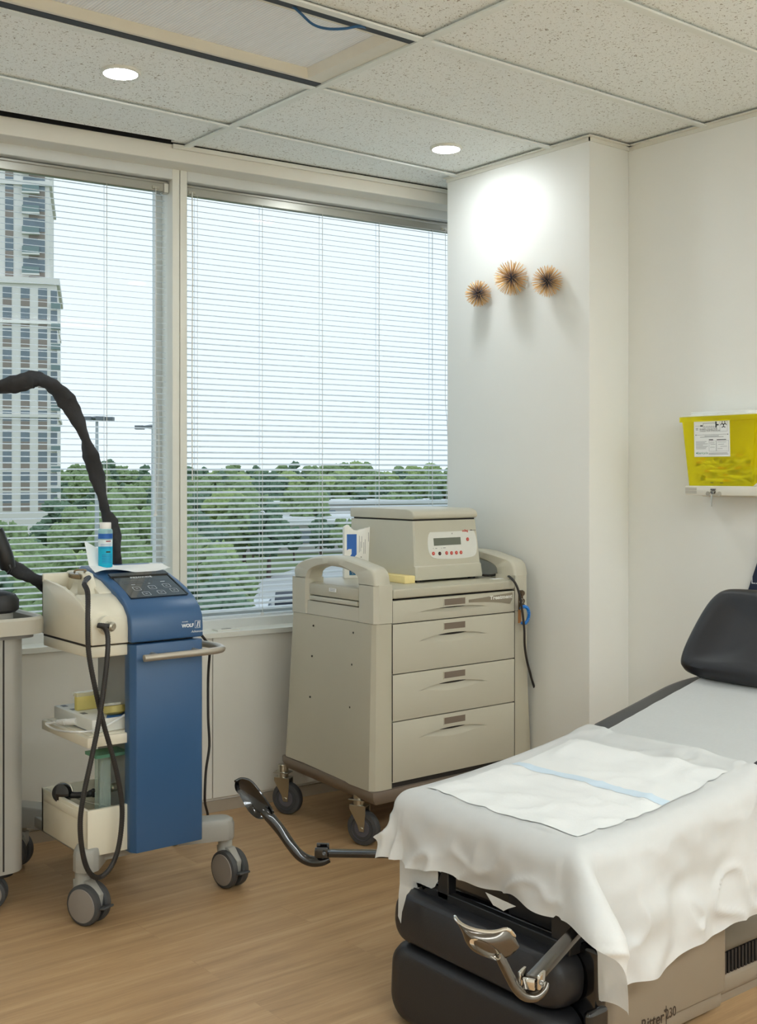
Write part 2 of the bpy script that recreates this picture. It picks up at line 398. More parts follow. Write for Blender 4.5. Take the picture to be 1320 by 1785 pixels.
# unlit fluorescent troffer hanging in its opening
t = thing('fluorescent_troffer', 'unlit long ceiling light panel with a ribbed lens and cream frame', 'ceiling light', (M1 - LONG / 2, L0 + PITCH / 2, CEIL))
dm = bpy.data.materials.new('ribbed_lens'); dm.use_nodes = True; nt = dm.node_tree; b = nt.nodes['Principled BSDF']
tc = nt.nodes.new('ShaderNodeTexCoord'); wv = nt.nodes.new('ShaderNodeTexWave'); wv.bands_direction = 'X'; wv.inputs['Scale'].default_value = 36
nt.links.new(tc.outputs['Object'], wv.inputs['Vector'])
rr = nt.nodes.new('ShaderNodeValToRGB'); rr.color_ramp.elements[0].color = (*lin((232, 238, 242)), 1); rr.color_ramp.elements[1].color = (*lin((250, 252, 252)), 1)
nt.links.new(wv.outputs['Fac'], rr.inputs[0]); nt.links.new(rr.outputs[0], b.inputs['Base Color']); b.inputs['Roughness'].default_value = .35
bp = nt.nodes.new('ShaderNodeBump'); bp.inputs['Strength'].default_value = .5; bp.inputs['Distance'].default_value = .003; nt.links.new(wv.outputs['Fac'], bp.inputs['Height']); nt.links.new(bp.outputs[0], b.inputs['Normal'])
hx, hy = LONG / 2 - .014, PITCH / 2 - .045
def rect(a, c, z): return [(-a, -c, z), (a, -c, z), (a, c, z), (-a, c, z)]
mb = MB(); mb.loft([rect(hx, hy, .09), rect(hx, hy, .002), rect(hx - .055, hy - .012, .002), rect(hx - .075, hy - .034, .022), rect(hx - .075, hy - .034, .09)], cap=False)
obj('frame', mb, M('troffer_enamel', (222, 218, 202), .4), t)
mb = MB(); mb.box(-hx + .07, hx - .07, -hy + .030, hy - .030, .023, .03); obj('lens', mb, dm, t)
mb = MB(); mb.box(-hx, hx, -hy, hy, .085, .1)
for s_ in (-1, 1):
    m2_ = MB(); ya, yb_ = sorted((s_ * (hy + .001), s_ * (PITCH / 2 - .0125))); m2_.box(-LONG / 2 + .013, LONG / 2 - .013, ya, yb_, .0005, .006); obj('air_slot', m2_, M('air_slot_black', (46, 49, 53), .6), t)
obj('housing', mb, M('housing_grey', (120, 122, 122), .5), t)
# unseen glowing panels, added behind the camera as soft fill light
panel = emis('fill_panel', (0.88, 0.955, 1.0), 15.0)
for x in (M1 - LONG * 1.5, M1 - LONG * .5, M1 + .6):
    for j in (-7,):
        w2 = LONG / 2 - .01 if x < M1 else .55
        q = thing('fill_light_panel', 'added white fill-light panel on the ceiling, unseen behind the camera', 'ceiling light', (x, L0 + PITCH * (j + .5), CEIL), group='added fill panels behind the camera')
        mb = MB(); mb.loft([rect(w2, PITCH / 2 - .01, .0), rect(w2, PITCH / 2 - .01, -.004), rect(w2 - .03, PITCH / 2 - .04, -.004), rect(w2 - .03, PITCH / 2 - .04, .0)], cap=False); obj('frame', mb, white_trim, q)
        mb = MB(); mb.box(-w2 + .03, w2 - .03, -PITCH / 2 + .04, PITCH / 2 - .04, -.0035, -.0025); obj('diffuser', mb, panel, q)
# loose blue data cable drooping below the fixture
pts = [PZ(470, -14, CEIL + .03), PZ(505, 7, CEIL + .008), PZ(523, 22, CEIL - .012), PZ(545, 42, CEIL - .03), PZ(570, 50, CEIL - .033), PZ(600, 50, CEIL - .026), PZ(625, 46, CEIL - .01), PZ(640, 49, CEIL + .006), PZ(665, 58, CEIL + .028)]
mb = MB(); mb.tube(pts, .0035, 8, sub=5)
solo('data_cable', mb, M('blue_cable_jacket', (30, 84, 128), .45), 'thin blue cable drooping from the gap beside the ceiling light panel', 'cable', org=pts[4])
# ================================================================== WINDOWS AND BLINDS (local to the window wall)
glass_m = glass('window_glass', (0.95, 0.985, 0.99), .008)
def window(name, s0, s1):
    mb = MB()
    mb.box(s0, s1, .10, .225, 2.297, 2.34); mb.box(s0, s1, .10, .225, .645, .683)       # head and bottom rail
    f = struct(name, mb, jamb_mat, mw=WALLM, bevel=.002, seg=1)
    fr = MB(); z0, z1 = .683, 2.297
    for a, c, d, e_ in ((s0, s1, z1 - .022, z1), (s0, s1, z0, z0 + .022), (s0, s0 + .022, z0, z1), (s1 - .022, s1, z0, z1)): fr.box(a, c, .2, .235, d, e_)
    obj('window_frame', fr, jamb_mat, f)
    g = MB(); g.box(s0 + .02, s1 - .02, .214, .220, z0 + .02, z1 - .02); obj('window_pane', g, glass_m, f)
    return f
window('window_1', -2.25, -.125); window('window_2', -.067, 1.30)
mb = MB()
mb.box(-.125, -.0975, .10, .235, .65, 2.336); mb.box(-.0945, -.067, .10, .235, .65, 2.336); mb.box(-.1, -.09, .11, .23, .65, 2.336)
struct('trim_5', mb, white_trim, mw=WALLM, bevel=.0015, seg=1)
mb = MB(); mb.box(1.30, 1.5, .10, .235, .65, 2.336); struct('trim_6', mb, jamb_mat, mw=WALLM)

slat_m = M('blind_slat_enamel', (214, 222, 226), .32, 0.0, var=.01)
rail_m = M('blind_headrail', (176, 174, 164), .3, .5, var=.01)
cord_m = M('blind_cord', (226, 226, 220), .7)
def blind(s0, s1, zt, zb, tilt, label, cords, pulls, d=.150):
    c0 = WALLM @ Vector(((s0 + s1) / 2, d, zt))
    t = thing('venetian_blind', label, 'blind', c0, math.atan2(WT.y, WT.x))
    a, e_ = s0 - (s0 + s1) / 2, s1 - (s0 + s1) / 2
    mb = MB(); mb.box(a - .004, e_ + .004, -.014, .014, -.002, .032); mb.box(a - .004, e_ + .004, -.018, -.014, .026, .036)
    mb.m(1).box(e_ - .012, e_ + .008, -.02, .016, -.006, .03)
    obj('headrail', mb, [rail_m, white_trim], t, bevel=.002, seg=1)
    mb = MB(); n = int((zt - zb) / .02135); ct, st = math.cos(tilt), math.sin(tilt)
    R_ = random.Random(3)
    for i in range(n):
        z = -.012 - i * .02135; dz = R_.uniform(-.0005, .0005); tw = R_.uniform(-.02, .02)
        rings = []
        prof = []
        for k in range(6):
            q = -.0125 + .025 * k / 5; h = .0017 * (1 - (q / .0125) ** 2)
            prof.append((q * ct - h * st, q * math.sin(tilt + tw) + h * ct))
        for x in (a, e_): rings.append([(x, p[0], z + dz + p[1]) for p in prof] + [(x, p[0], z + dz + p[1] - .0004) for p in prof[::-1]])
        mb.loft(rings)
    obj('slats', mb, slat_m, t)
    mb = MB(); zb_ = -.012 - n * .02135
    mb.box(a, e_, -.011, .011, zb_ - .006, zb_ + .004); obj('bottom_rail', mb, slat_m, t, bevel=.002, seg=1)
    for s in cords:
        mb = MB(); x = s - (s0 + s1) / 2
        for y in (-.0135, .0135): mb.box(x - .0006, x + .0006, y - .0006, y + .0006, zb_, 0)
        mb.box(x + .006, x + .007, -.0005, .0005, zb_, 0); mb.box(x - .006, x + .006, -.014, -.011, zb_ - .01, zb_ + .006)
        obj('ladder_cord', mb, cord_m, t)
    for s, zend, tas, rr in pulls:
        x = s - (s0 + s1) / 2; mb = MB()
        mb.m(1).box(x - .012, x + .014, -.021, -.014, .004, .014); mb.m(0)
        p = [(x, -.022, .01), (x + .001, -.024, -.3), (x - .001, -.023, -.7)]
        L = zend - zt
        p += [(x + .006, -.026, -.8), (x + .01, -.028, -.95), (x + .004, -.027, -1.1), (x, -.026, L)] if L < -1.1 else [(x, -.024, L)]
        mb.tube(p, rr, 6, sub=4)
        if tas:
            mb.tube([(x, -.023, -.0), (x - .002, -.024, -.72), (x - .003, -.025, L + .02)], rr * .8, 6, sub=4)
            mb.lathe([(.002, .022), (.0035, .012), (.0075, 0), (.0065, -.002)], (x - .003, -.026, L), n=10)
        obj('pull_cord', mb, [cord_m, zinc], t)
    return t
blind(-2.2, -.134, 2.258, .69, math.radians(9), 'wide white venetian blind in the left window, before the tower block view', (-.78, -.36, -.58 - .62), ((-.178, 1.075, True, .0011),))
blind(-.062, 1.275, 2.258, .69, math.radians(16), 'white venetian blind in the right window, behind the beige drawer cart', (-.01, .262, .53, .80, 1.07), ((-.035, 1.2, False, .0022), (1.13, 1.1, False, .0011)))
# ================================================================== OUTSIDE (ten metres below the sill)
GZ = -10.0
def FC(u, d): p = PD(u, CY, d); return Vector((p.x, p.y, GZ))        # ground point seen in direction u at distance d
grd = M('meadow_ground', (104, 122, 78), .95, var=.3, scale=.08)
mb = MB(); c = FC(660, 900); mb.grid(lambda a, b_: Vector(((FWD[0] * a + RGT[0] * b_), (FWD[1] * a + RGT[1] * b_), GZ - .05)), 8, 8, 25, 4000, -1800, 1800)
struct('ground', mb, grd)
asphalt = M('pale_asphalt', (176, 178, 178), .9, var=.08, scale=.3)
mb = MB(); mb.prism([tuple(FC(u, d)[:2]) for u, d in ((335, 62), (800, 62), (800, 150), (560, 152), (470, 128), (345, 108))], 'z', GZ - .04, GZ + .02)
struct('parking_lot', mb, asphalt)
mb = MB(); mb.prism([tuple(FC(u, d)[:2]) for u, d in ((380, 232), (900, 205), (900, 232), (380, 262))], 'z', GZ - .04, GZ + .03)
struct('road', mb, asphalt)

leaf = [M('leaf_mid_green', (128, 150, 102), .8, var=.5, scale=4), M('leaf_dark_green', (98, 124, 98), .8, var=.5, scale=4), M('leaf_yellow_green', (150, 170, 108), .8, var=.45, scale=5)]
bark = M('tree_bark', (96, 84, 70), .9, var=.2, scale=4)
def make_tree(k, seed):
    R_ = random.Random(seed)
    t = thing('leafy_tree', 'x', 'tree', (0, 0, GZ))
    mb = MB(); mb.tube([(0, 0, 0), (.05, .02, 1.5), (-.05, .06, 3.6)], [.22, .17, .1], 8); obj('trunk', mb, bark, t)
    mb = MB()
    for j in range(16):
        a = R_.uniform(0, 2 * PI); h = R_.uniform(.32, .95); rad = (1 - abs(h - .55) * 1.5) * 2.1 * R_.uniform(.3, 1)
        r = R_.uniform(.9, 1.5) * (1.15 - .5 * h) * (.75 if k == 1 else 1)
        c = Vector((math.cos(a) * rad, math.sin(a) * rad, 1.2 + 5.2 * h)); v0 = len(mb.bm.verts)
        bmesh.ops.create_icosphere(mb.bm, subdivisions=4, radius=r, matrix=Matrix.Translation(c))
        mb.bm.verts.ensure_lookup_table()
        for v in mb.bm.verts[v0:]:
            q = v.co - c; nn = noise.noise(v.co * 1.9 + Vector((seed, 0, 0))) + .75 * noise.noise(v.co * 5.0) + .55 * noise.noise(v.co * 11.0)
            v.co = c + q * (1 + .42 * nn)
    obj('foliage', mb, leaf[k], t, angle=180)
    return t
protos = [make_tree(k, 11 + i) for i, k in enumerate((0, 1, 2, 0, 1))]
spots = []
R_ = random.Random(21)
for d, us, sz in (
    (46, (-40, 30, 105, 160, 215, 262, 300), .74), (58, (-60, -5, 60, 120, 175, 230, 285, 330, 372), .86), (75, (-20, 35, 85, 140, 190, 245, 300, 350, 392), .95),
    (98, (0, 50, 110, 165, 215, 268, 330, 375), 1.05), (130, (90, 130, 180, 222, 262, 300, 345, 390, 425, 462), 1.25),
    (160, (335, 370, 405, 440, 480, 520, 560, 600, 640), .8), (185, (105, 140, 172, 205, 240, 275, 345, 380, 420, 452, 500, 545), 1.35),
    (270, (330, 352, 378, 402, 430, 458, 486, 512, 540, 570, 598, 628, 660, 690, 720, 750), 1.15), (330, (98, 122, 150, 180, 210, 235, 262, 285, 340, 365, 395, 425, 455, 485, 515, 545, 575, 605, 640, 675, 710, 745, 775), 1.6),
    (480, tuple(range(330, 800, 22)), 1.9), (650, tuple(range(100, 800, 26)), 2.4)):
    for u in us: spots.append((u + R_.uniform(-9, 9), d * R_.uniform(.94, 1.06), sz * R_.uniform(.8, 1.18)))
for i, (u, d, s) in enumerate(spots):
    k = R_.choice((0, 0, 1, 2, 3, 4)); o = protos[i] if i < 5 else copy_tree(protos[k])
    o.location = FC(u, d); o.rotation_euler = (0, 0, R_.uniform(0, 6)); o.scale = (s * R_.uniform(.95, 1.25),) * 2 + (s,)
    near = d < 115; left = u < 318
    o['label'] = ('bushy green tree close below the left window' if left else 'bushy green tree beside the parking lot below the right window') if near else ('green tree of the distant wood seen through the left window' if left else 'green tree of the wooded plain seen through the right window')
    o['group'] = ('trees close below the left window' if left else 'trees beside the parking lot') if near else ('distant trees through the left window' if left else 'trees of the plain through the right window')

# tower block, 150 m away, its upper part set back above a heavy cornice
TD = 150.0
t0 = FC(99, TD); tw = thing('tower_block', 'tall pale concrete apartment tower seen through the left blind', 'building', t0, -YAW + math.radians(14))
conc = M('tower_precast', (232, 228, 220), .8, var=.06, scale=.3); win_m = M('tower_windows', (120, 132, 140), .25, var=.25, scale=.6)
span = M('tower_spandrel', (150, 138, 128), .7, var=.1, scale=.5); balc = M('balcony_glass', (120, 140, 138), .3, var=.1)
# local x = to the left is negative; the right-hand corner of the podium is the origin
ZS = EYE - GZ + (CY - 490) / F_PX * TD                       # height of the cornice over the ground
mb = MB(); mb.box(-30, 0, 0, 22, 0, ZS); mb.box(-30, -.95, .9, 21, ZS, ZS + 34); obj('walls', mb, conc, tw)
mb = MB()
mb.box(-30, .35, -.4, 22.4, ZS - .5, ZS + .3); mb.box(-30, .1, -.25, 22.2, ZS - 5.6, ZS - 5.2); mb.box(-30, .25, -.3, 22.2, ZS - 17.6, ZS - 17.2); mb.box(-30, -.6, .5, 21, ZS + 12.3, ZS + 12.9); obj('cornice', mb, conc, tw)
fl = 2.62
for x in (-1.75, -3.9, -6.1, -9.2, -11.6, -14):                                       # podium bays: a stack of window bands each
    mb = MB(); k = 0
    while ZS - 1.2 - k * fl > 8:
        z = ZS - 1.0 - k * fl; k += 1
        mb.m(0).box(x - .55, x + .55, -.06, .1, z - 1.35, z); mb.m(1).box(x - .55, x + .55, -.04, .1, z - fl + .25, z - 1.4)
    obj('window_bay', mb, [win_m, span], tw)
mb = MB()
for k in range(13):
    z = ZS - 1.0 - k * fl; mb.m(0).box(-.75, .05, -.05, .9, z - 1.7, z - .2); mb.m(1).box(-.7, .45, -.5, .9, z - 2.6, z - 1.9)
obj('balcony_column', mb, [win_m, balc], tw)
for x in (-2.0, -3.0, -5.9, -8.2):
    mb = MB()
    for k in range(12):
        z = ZS + 2.8 + k * fl; mb.m(0).box(x - .5, x + .5, .82, 1, z - 1.6, z); mb.m(1).box(x - .5, x + .5, .84, 1, z - fl + .1, z - 1.65)
    obj('window_bay', mb, [win_m, span], tw)
mb = MB()
for k in range(12):
    z = ZS + 1.2 + k * fl; mb.m(0).box(-4.2, -2.4, .8, 1, z, z + 1.7); mb.m(1).box(-4.3, -2.2, .05, 1, z - .3, z + .55); mb.m(2).box(-4.35, -2.15, 0, 1, z - .5, z - .3)
obj('balconies', mb, [win_m, balc, conc], tw)

# two tall light masts
def mast(u, d, vtop, label, heads):
    b0 = FC(u, d); h = EYE - GZ + (CY - vtop) / F_PX * d
    t = thing('light_mast', label, 'street lamp', b0, -YAW)
    mb = MB(); mb.tube([(0, 0, 0), (0, 0, h)], [.22, .1], 10); obj('pole', mb, M('galvanised_mast', (176, 182, 184), .4, .4), t)
    mb = MB(); mb.lathe([(.2, 0), (.75, .1), (.75, .2), (.2, .3)], (0, 0, h), n=14)
    for k in range(heads):
        a = 2 * PI * k / heads; mb.box(-.28, .28, -.3, .3, -.12, .14, Matrix.Translation((.9 * math.cos(a), .9 * math.sin(a), h + .1)))
    obj('lamp_head', mb, M('mast_head', (110, 116, 120), .5), t)
mast(169, 82, 733, 'tall light mast with a ring of lamps, left of the black sleeved hose', 6)
mast(267, 78, 748, 'tall slim light mast beside the centre window bar', 2)

# low flat-roofed buildings and cars by the parking lot
roof = M('white_roof', (214, 216, 216), .7, var=.05, scale=.3); wallm = M('warehouse_wall', (176, 174, 168), .8)
def shed(u, d, wd, dp, h, label):
    t = thing('low_building', label, 'building', FC(u, d), -YAW + .3)
    mb = MB(); mb.box(-wd / 2, wd / 2, 0, dp, 0, h); obj('walls', mb, wallm, t)
    mb = MB(); mb.box(-wd / 2 - .4, wd / 2 + .4, -.4, dp + .4, h, h + .5); mb.box(-wd / 4, -wd / 4 + 3, dp * .3, dp * .3 + 3, h + .5, h + 1.6); obj('roof', mb, roof, t)
    mb = MB()
    for k in range(6): mb.box(-wd / 2 + wd * (k + .25) / 6, -wd / 2 + wd * (k + .75) / 6, -.05, .1, h * .35, h * .75)
    obj('window_strip', mb, win_m, t)
shed(560, 168, 30, 26, 4.2, 'low white-roofed building past the parking lot, seen through the right blind')
shed(660, 250, 46, 30, 5, 'long low white-roofed building half hidden by the lab machine')
shed(430, 300, 26, 16, 4, 'small pale building among the distant trees in the right window')
def car(u, d, rz, rgb, label):
    t = thing('parked_car', label, 'car', FC(u, d) + Vector((0, 0, .02)), rz)
    pm = M('car_paint', rgb, .25, .2)
    mb = MB(); mb.prism([(-2.1, .3), (2.1, .3), (2.15, .75), (1.3, .9), (.7, 1.42), (-1.1, 1.45), (-1.9, .95), (-2.15, .8)], 'y', -.85, .85); obj('car_body', mb, pm, t, bevel=.08, seg=2)
    mb = MB(); mb.prism([(1.15, .92), (.66, 1.36), (-1.05, 1.38), (-1.7, .96)], 'y', -.87, .87); obj('windows', mb, win_m, t)
    for x in (-1.35, 1.35):
        for s in (-1, 1): mb = MB(); mb.cyl((x, s * .62, .32), (x, s * .88, .32), .32, n=16); obj('wheel', mb, tyre, t)
for u, d, rz, c, lb in ((402, 84, .9, (222, 224, 226), 'white car parked low in the right window view'), (452, 92, .9, (206, 210, 214), 'silver car parked left of the drawer cart handle'), (500, 99, .9, (60, 66, 76), 'dark car parked beyond the drawer cart handle'), (470, 232, .2, (176, 52, 50), 'red car on the road far off through the right blind'), (420, 70, 1.2, (232, 234, 236), 'nearest white car at the bottom of the right window view'), (470, 78, 1.2, (90, 110, 140), 'blue-grey car in the nearest row of the parking lot')):
    car(u, d, rz, c, lb)
# ================================================================== BLUE THERAPY CART
BO = (1.52, 3.15, 0)
bc = thing('therapy_cart', 'blue and cream wheeled therapy machine with a control screen and looped black hose', 'medical cart', BO)
def B(name, mb, mats, par=None, **k): return obj(name, mb, mats, par or bc, org=BO, **k)
XL, XB0, XB1, YF, YB = 1.345, 1.462, 1.683, 2.985, 3.285
# blue front column
mb = MB(); mb.prism([(XB0, 2.985), (XB0, 2.955), (XB0 + .012, 2.935), (XB1 - .006, 2.933), (XB1, 2.94), (XB1, 2.985)], 'z', .176, .752)
col_ = B('front_column', mb, blue, bevel=.002, seg=2)
# console side profile (y, z), front to back over the curved top
prof = [(2.936, .758), (2.936, .79), (2.940, .822), (2.955, .846), (2.985, .870), (3.03, .893), (3.08, .911), (3.13, .926), (3.20, .941), (3.27, .951), (YB, .945), (YB, .758)]
pw = [(y + .012 if y < 3.0 else y, z - (.012 if z > .79 else 0)) for y, z in prof]
sideL = [(2.962, .758), (2.962, .79), (2.966, .818), (2.98, .843), (3.02, .869), (3.07, .887), (3.13, .902), (3.2, .912), (3.27, .918), (YB, .912), (YB, .758)]
# blue hood with a sunk control panel
mb = MB(); mb.prism(prof, 'x', XB0 - .004, XB1 + .002); hood = B('console_hood', mb, blue, bevel=.006, seg=3)
# cream shoulder: left part of the console, with an open pocket on top
mb = MB()
inner = [(y + .02 if y < 3 else y, z - .006) for y, z in prof]
def shoulder(pts, x0, x1): mb.prism(pts, 'x', x0, x1)
shoulder(sideL, XL, XL + .012)
shoulder([(YB - .012, .758), (YB - .012, .93), (YB, .935), (YB, .758)], XL, XB0)
low = [(2.956, .758), (2.956, .80), (2.962, .83), (2.985, .855), (3.03, .878), (3.065, .889), (3.065, .758)]
shoulder(low, XL + .006, XB0)
shoulder([(3.06, .758), (3.06, .84), (YB, .86), (YB, .758)], XL + .006, XB0)
shoulder([(3.06, .80), (3.06, .890), (3.13, .917), (3.2, .931), (3.27, .94), (YB, .937), (YB, .80)], XL + .075, XB0)
B('console_body', mb, cream, bevel=.004, seg=2)
mb = MB(); mb.box(XL + .004, XB1 - .01, 2.975, YB - .004, .752, .760); B('console_seam', mb, seam)
mb = MB(); mb.prism([(XL + .004, 2.968), (XB0, 2.968), (XB1 - .012, 2.968), (XB1 - .012, YB), (XL + .004, YB)], 'z', .722, .753)
B('console_tray', mb, cream, bevel=.005, seg=2)
mb = MB(); mb.box(XB0 + .02, XB1 - .02, 3.0, 3.2, .17, .73); B('spine', mb, M('spine_grey', (150, 152, 150), .5))
# socket recess and connector on the front of the shoulder
mb = MB(); c = Vector((1.392, 2.955, .812)); mb.lathe([(.024, .012), (.026, -.001), (.021, -.004), (.019, .0)], c, (0, -1, .12), n=24); B('hose_socket', mb, cream)
mb = MB(); ax = (0.35, -1, -.12); mb.lathe([(.013, 0), (.013, .006), (.0105, .008), (.0105, .014), (.0125, .016), (.0125, .024), (.009, .028)], c + Vector((0, -.003, 0)), ax, n=20); B('hose_connector', mb, M('connector_steel', (190, 184, 168), .3, .8))
# sunk screen
sa, sb = Vector((0, 2.990, .876)), Vector((0, 3.128, .9295))
mb = MB(); nrm = Vector((0, -.36, .93)).normalized() * .0015
x0, x1 = XB0 + .022, XB1 - .020
mb.loft([[Vector((x0, sa.y, sa.z)) + nrm, Vector((x1, sa.y, sa.z)) + nrm, Vector((x1 - .004, sb.y, sb.z)) + nrm, Vector((x0 + .004, sb.y, sb.z)) + nrm],
         [Vector((x0, sa.y, sa.z)) - nrm * 3, Vector((x1, sa.y, sa.z)) - nrm * 3, Vector((x1, sb.y, sb.z)) - nrm * 3, Vector((x0, sb.y, sb.z)) - nrm * 3]])
scr = B('control_panel', mb, M('screen_glass', (34, 42, 50), .09, var=.02, coat=.6), hood)
mb = MB()
for q in ((x0 - .002, x1 + .002, 3.118, 3.132), ): mb.prism([(3.110, .922 + .002), (3.132, .931), (3.132, .936), (3.113, .929)], 'x', x0 - .003, x1 + .003)
mb.prism([(2.990, .876), (3.13, .930), (3.13, .934), (2.990, .879)], 'x', x1 - .001, x1 + .003)
B('panel_bezel', mb, black_gl, hood)
up = (sb - sa).normalized(); SM = lambda fx, fy, off=.0021: frame(Vector((x0 + (x1 - x0) * fx, sa.y, sa.z)) + (sb - sa) * fy + nrm.normalized() * off, (1, 0, 0), up)
mb = MB(); text_into(mb, 'PIEZOWAVE', .0125, SM(.5, .84), .0002)
text_into(mb, 'm', .005, SM(.86, .90), .0002)
for fx, fy in ((.24, .36), (.52, .38), (.79, .42), (.32, .13), (.59, .15), (.84, .2)):
    mt = SM(fx, fy); wq, hq = .0115, .011
    o_, i_ = rrect(wq * 2, hq * 2, .004, 3), rrect(wq * 2 - .002, hq * 2 - .002, .003, 3)
    mb.loft([[mt @ Vector((*p, 0)) for p in o_], [mt @ Vector((*p, 0)) for p in i_]], cap=False)
    mb.box(-.0035, .0035, -.0006, .0006, 0, .0002, mt)
for fx, fy, l in ((.24, .53, .012), (.53, .55, .006), (.79, .6, .014)): mb.box(-l / 2, l / 2, -.001, .001, 0, .0002, SM(fx, fy))
mb.m(1)
for k in range(3): mb.box(-.035, .03, -.0006, .0006, 0, .0002, SM(.3, .70 - .05 * k))
B('panel_print', mb, [ink_white, ink_grey], hood)
# logo on the hood front
mb = MB(); LM = lambda x, z: frame((x, 2.9352, z), (1, 0, 0), (0, 0, 1))
text_into(mb, 'WOLF', .0135, LM(1.6335, .793), .0002, bold=.0006)
fr_o, fr_i = [(-.009, -.0105), (.009, -.0105), (.009, .0105), (-.009, .0105)], [(-.008, -.0095), (.008, -.0095), (.008, .0095), (-.008, .0095)]
mt = LM(1.6655, .795); mb.loft([[mt @ Vector((*p, 0)) for p in fr_o], [mt @ Vector((*p, 0)) for p in fr_i]], cap=False)
mb.prism([(-.004, -.008), (-.001, -.008), (.003, .008), (0, .008)], 'z', 0, .0002, mt); mb.prism([(.004, -.008), (.006, -.008), (.006, .008), (.004, .008)], 'z', 0, .0002, mt)
text_into(mb, 'RICHARD', .0045, LM(1.625, .8045), .0002); text_into(mb, 'Advanced', .0095, LM(1.663, .775), .0002, shear=.35)
B('printed_logo', mb, ink_white, hood)
# handle bar
mb = MB(); mb.tube([(XB1 - .02, 3.06, .722), (1.718, 3.05, .722), (1.740, 3.01, .722), (1.742, 2.95, .722), (1.728, 2.905, .722), (1.69, 2.886, .722), (1.60, 2.884, .722), (1.475, 2.884, .722)], .0098, 16, sub=5)
mb.lathe([(.0075, 0), (.0098, .001), (.0098, .006)], (1.470, 2.884, .722), (1, 0, 0), n=16); B('handle_bar', mb, steel_paint)
mb = MB()
for x in (1.52, 1.65): mb.cyl((x, 2.94, .722), (x, 2.886, .722), .007, n=12)
B('handle_bracket', mb, steel_paint)
# handpiece cradle in the pocket
mb = MB(); cc = Vector((1.388, 3.165, .905))
rings = []
for k in range(13):
    a = PI + PI * k / 12; rings.append((.03 * math.cos(a), .03 * math.sin(a)))
mb.loft([[cc + Vector((p[0] * 1.0, q, p[1] * .9)) for p in rings] + [cc + Vector((p[0] * 1.16, q, p[1] * 1.1)) for p in rings[::-1]] for q in (-.03, .07)])
mb.prism([(3.075, .875), (3.12, .94), (3.15, .945), (3.16, .85), (3.075, .85)], 'x', 1.398, 1.43); B('handpiece_cradle', mb, cream, bevel=.002, seg=1)
mb = MB(); mb.lathe([(.021, 0), (.0235, .004), (.0235, .012), (.019, .014), (.012, .013)], (1.392, 3.15, .927), (.1, -.12, 1), n=28)
mb.tube([(1.378, 3.13, .944), (1.378, 3.12, .952), (1.405, 3.115, .952), (1.408, 3.13, .944)], .0028, 8, sub=3)
B('handpiece', mb, [M('handpiece_bronze', (150, 136, 112), .25, .7), zinc])
# looped hose: from the handpiece down, round and back up to the connector
Yh = 2.925
hp = [Vector((1.404, 3.115, .925)), Vector((1.404, 3.09, .932)), PY(147, 1017, 3.02), PY(153, 1035, 2.95), PY(153, 1090, Yh), PY(155, 1140, Yh), PY(166, 1200, Yh), PY(180, 1260, Yh), PY(197, 1320, Yh), PY(209, 1375, Yh), PY(213, 1420, Yh), PY(207, 1475, Yh), PY(193, 1512, Yh), PY(172, 1530, Yh), PY(154, 1518, Yh - .012), PY(143, 1480, Yh - .015), PY(140, 1430, Yh - .018), PY(147, 1380, Yh - .02), PY(160, 1320, Yh - .022), PY(172, 1260, Yh - .022), PY(181, 1200, Yh - .022), PY(187, 1145, Yh - .02), PY(188, 1110, Yh - .01), PY(182, 1094, Yh + .005), PY(171, 1090, 2.94), c + Vector((.006, -.026, -.002))]
mb = MB(); mb.tube(hp, .0066, 10, sub=6)
pts_, _ = smooth_path(hp, 14)
B('hose', mb, rubber_hose)
mb = MB()
acc = 0; last = pts_[0]
for i in range(30, len(pts_) - 4):
    acc += (pts_[i] - last).length; last = pts_[i]
    if acc > .0042: acc = 0; d_ = (pts_[i + 1] - pts_[i - 1]).normalized(); mb.cyl(pts_[i] - d_ * .0008, pts_[i] + d_ * .0008, .0073, n=10)
B('hose_ribs', mb, rubber_hose)
# middle shelf and bottom tray
mb = MB(); mb.box(XL, XB1 - .02, 2.97, YB, .478, .506); mb.box(XL + .012, XB1 - .02, 2.985, YB - .01, .504, .509); B('middle_shelf', mb, cream, bevel=.004, seg=2)
mb = MB()
z0, z1 = .182, .308
mb.box(XL, XB0 + .01, 2.968, 2.98, z0, z1); mb.box(XL, XL + .012, 2.98, YB, z0, z1 - .002); mb.box(XL, XB1 - .02, YB - .012, YB, z0, z1); mb.box(XB0 + .005, XB1 - .02, 2.985, YB, z0, .22)
mb.box(XL + .012, XB1 - .02, 2.98, YB - .012, z0 + .001, z0 + .012); mb.box(XL - .003, XL, 3.02, YB - .02, z1 - .035, z1 - .012)
B('bottom_tray', mb, cream, bevel=.003, seg=2)
mb = MB(); mb.box(1.38, 1.66, 3.01, 3.47, .15, .184); B('base_plate', mb, grey_cast, bevel=.004)
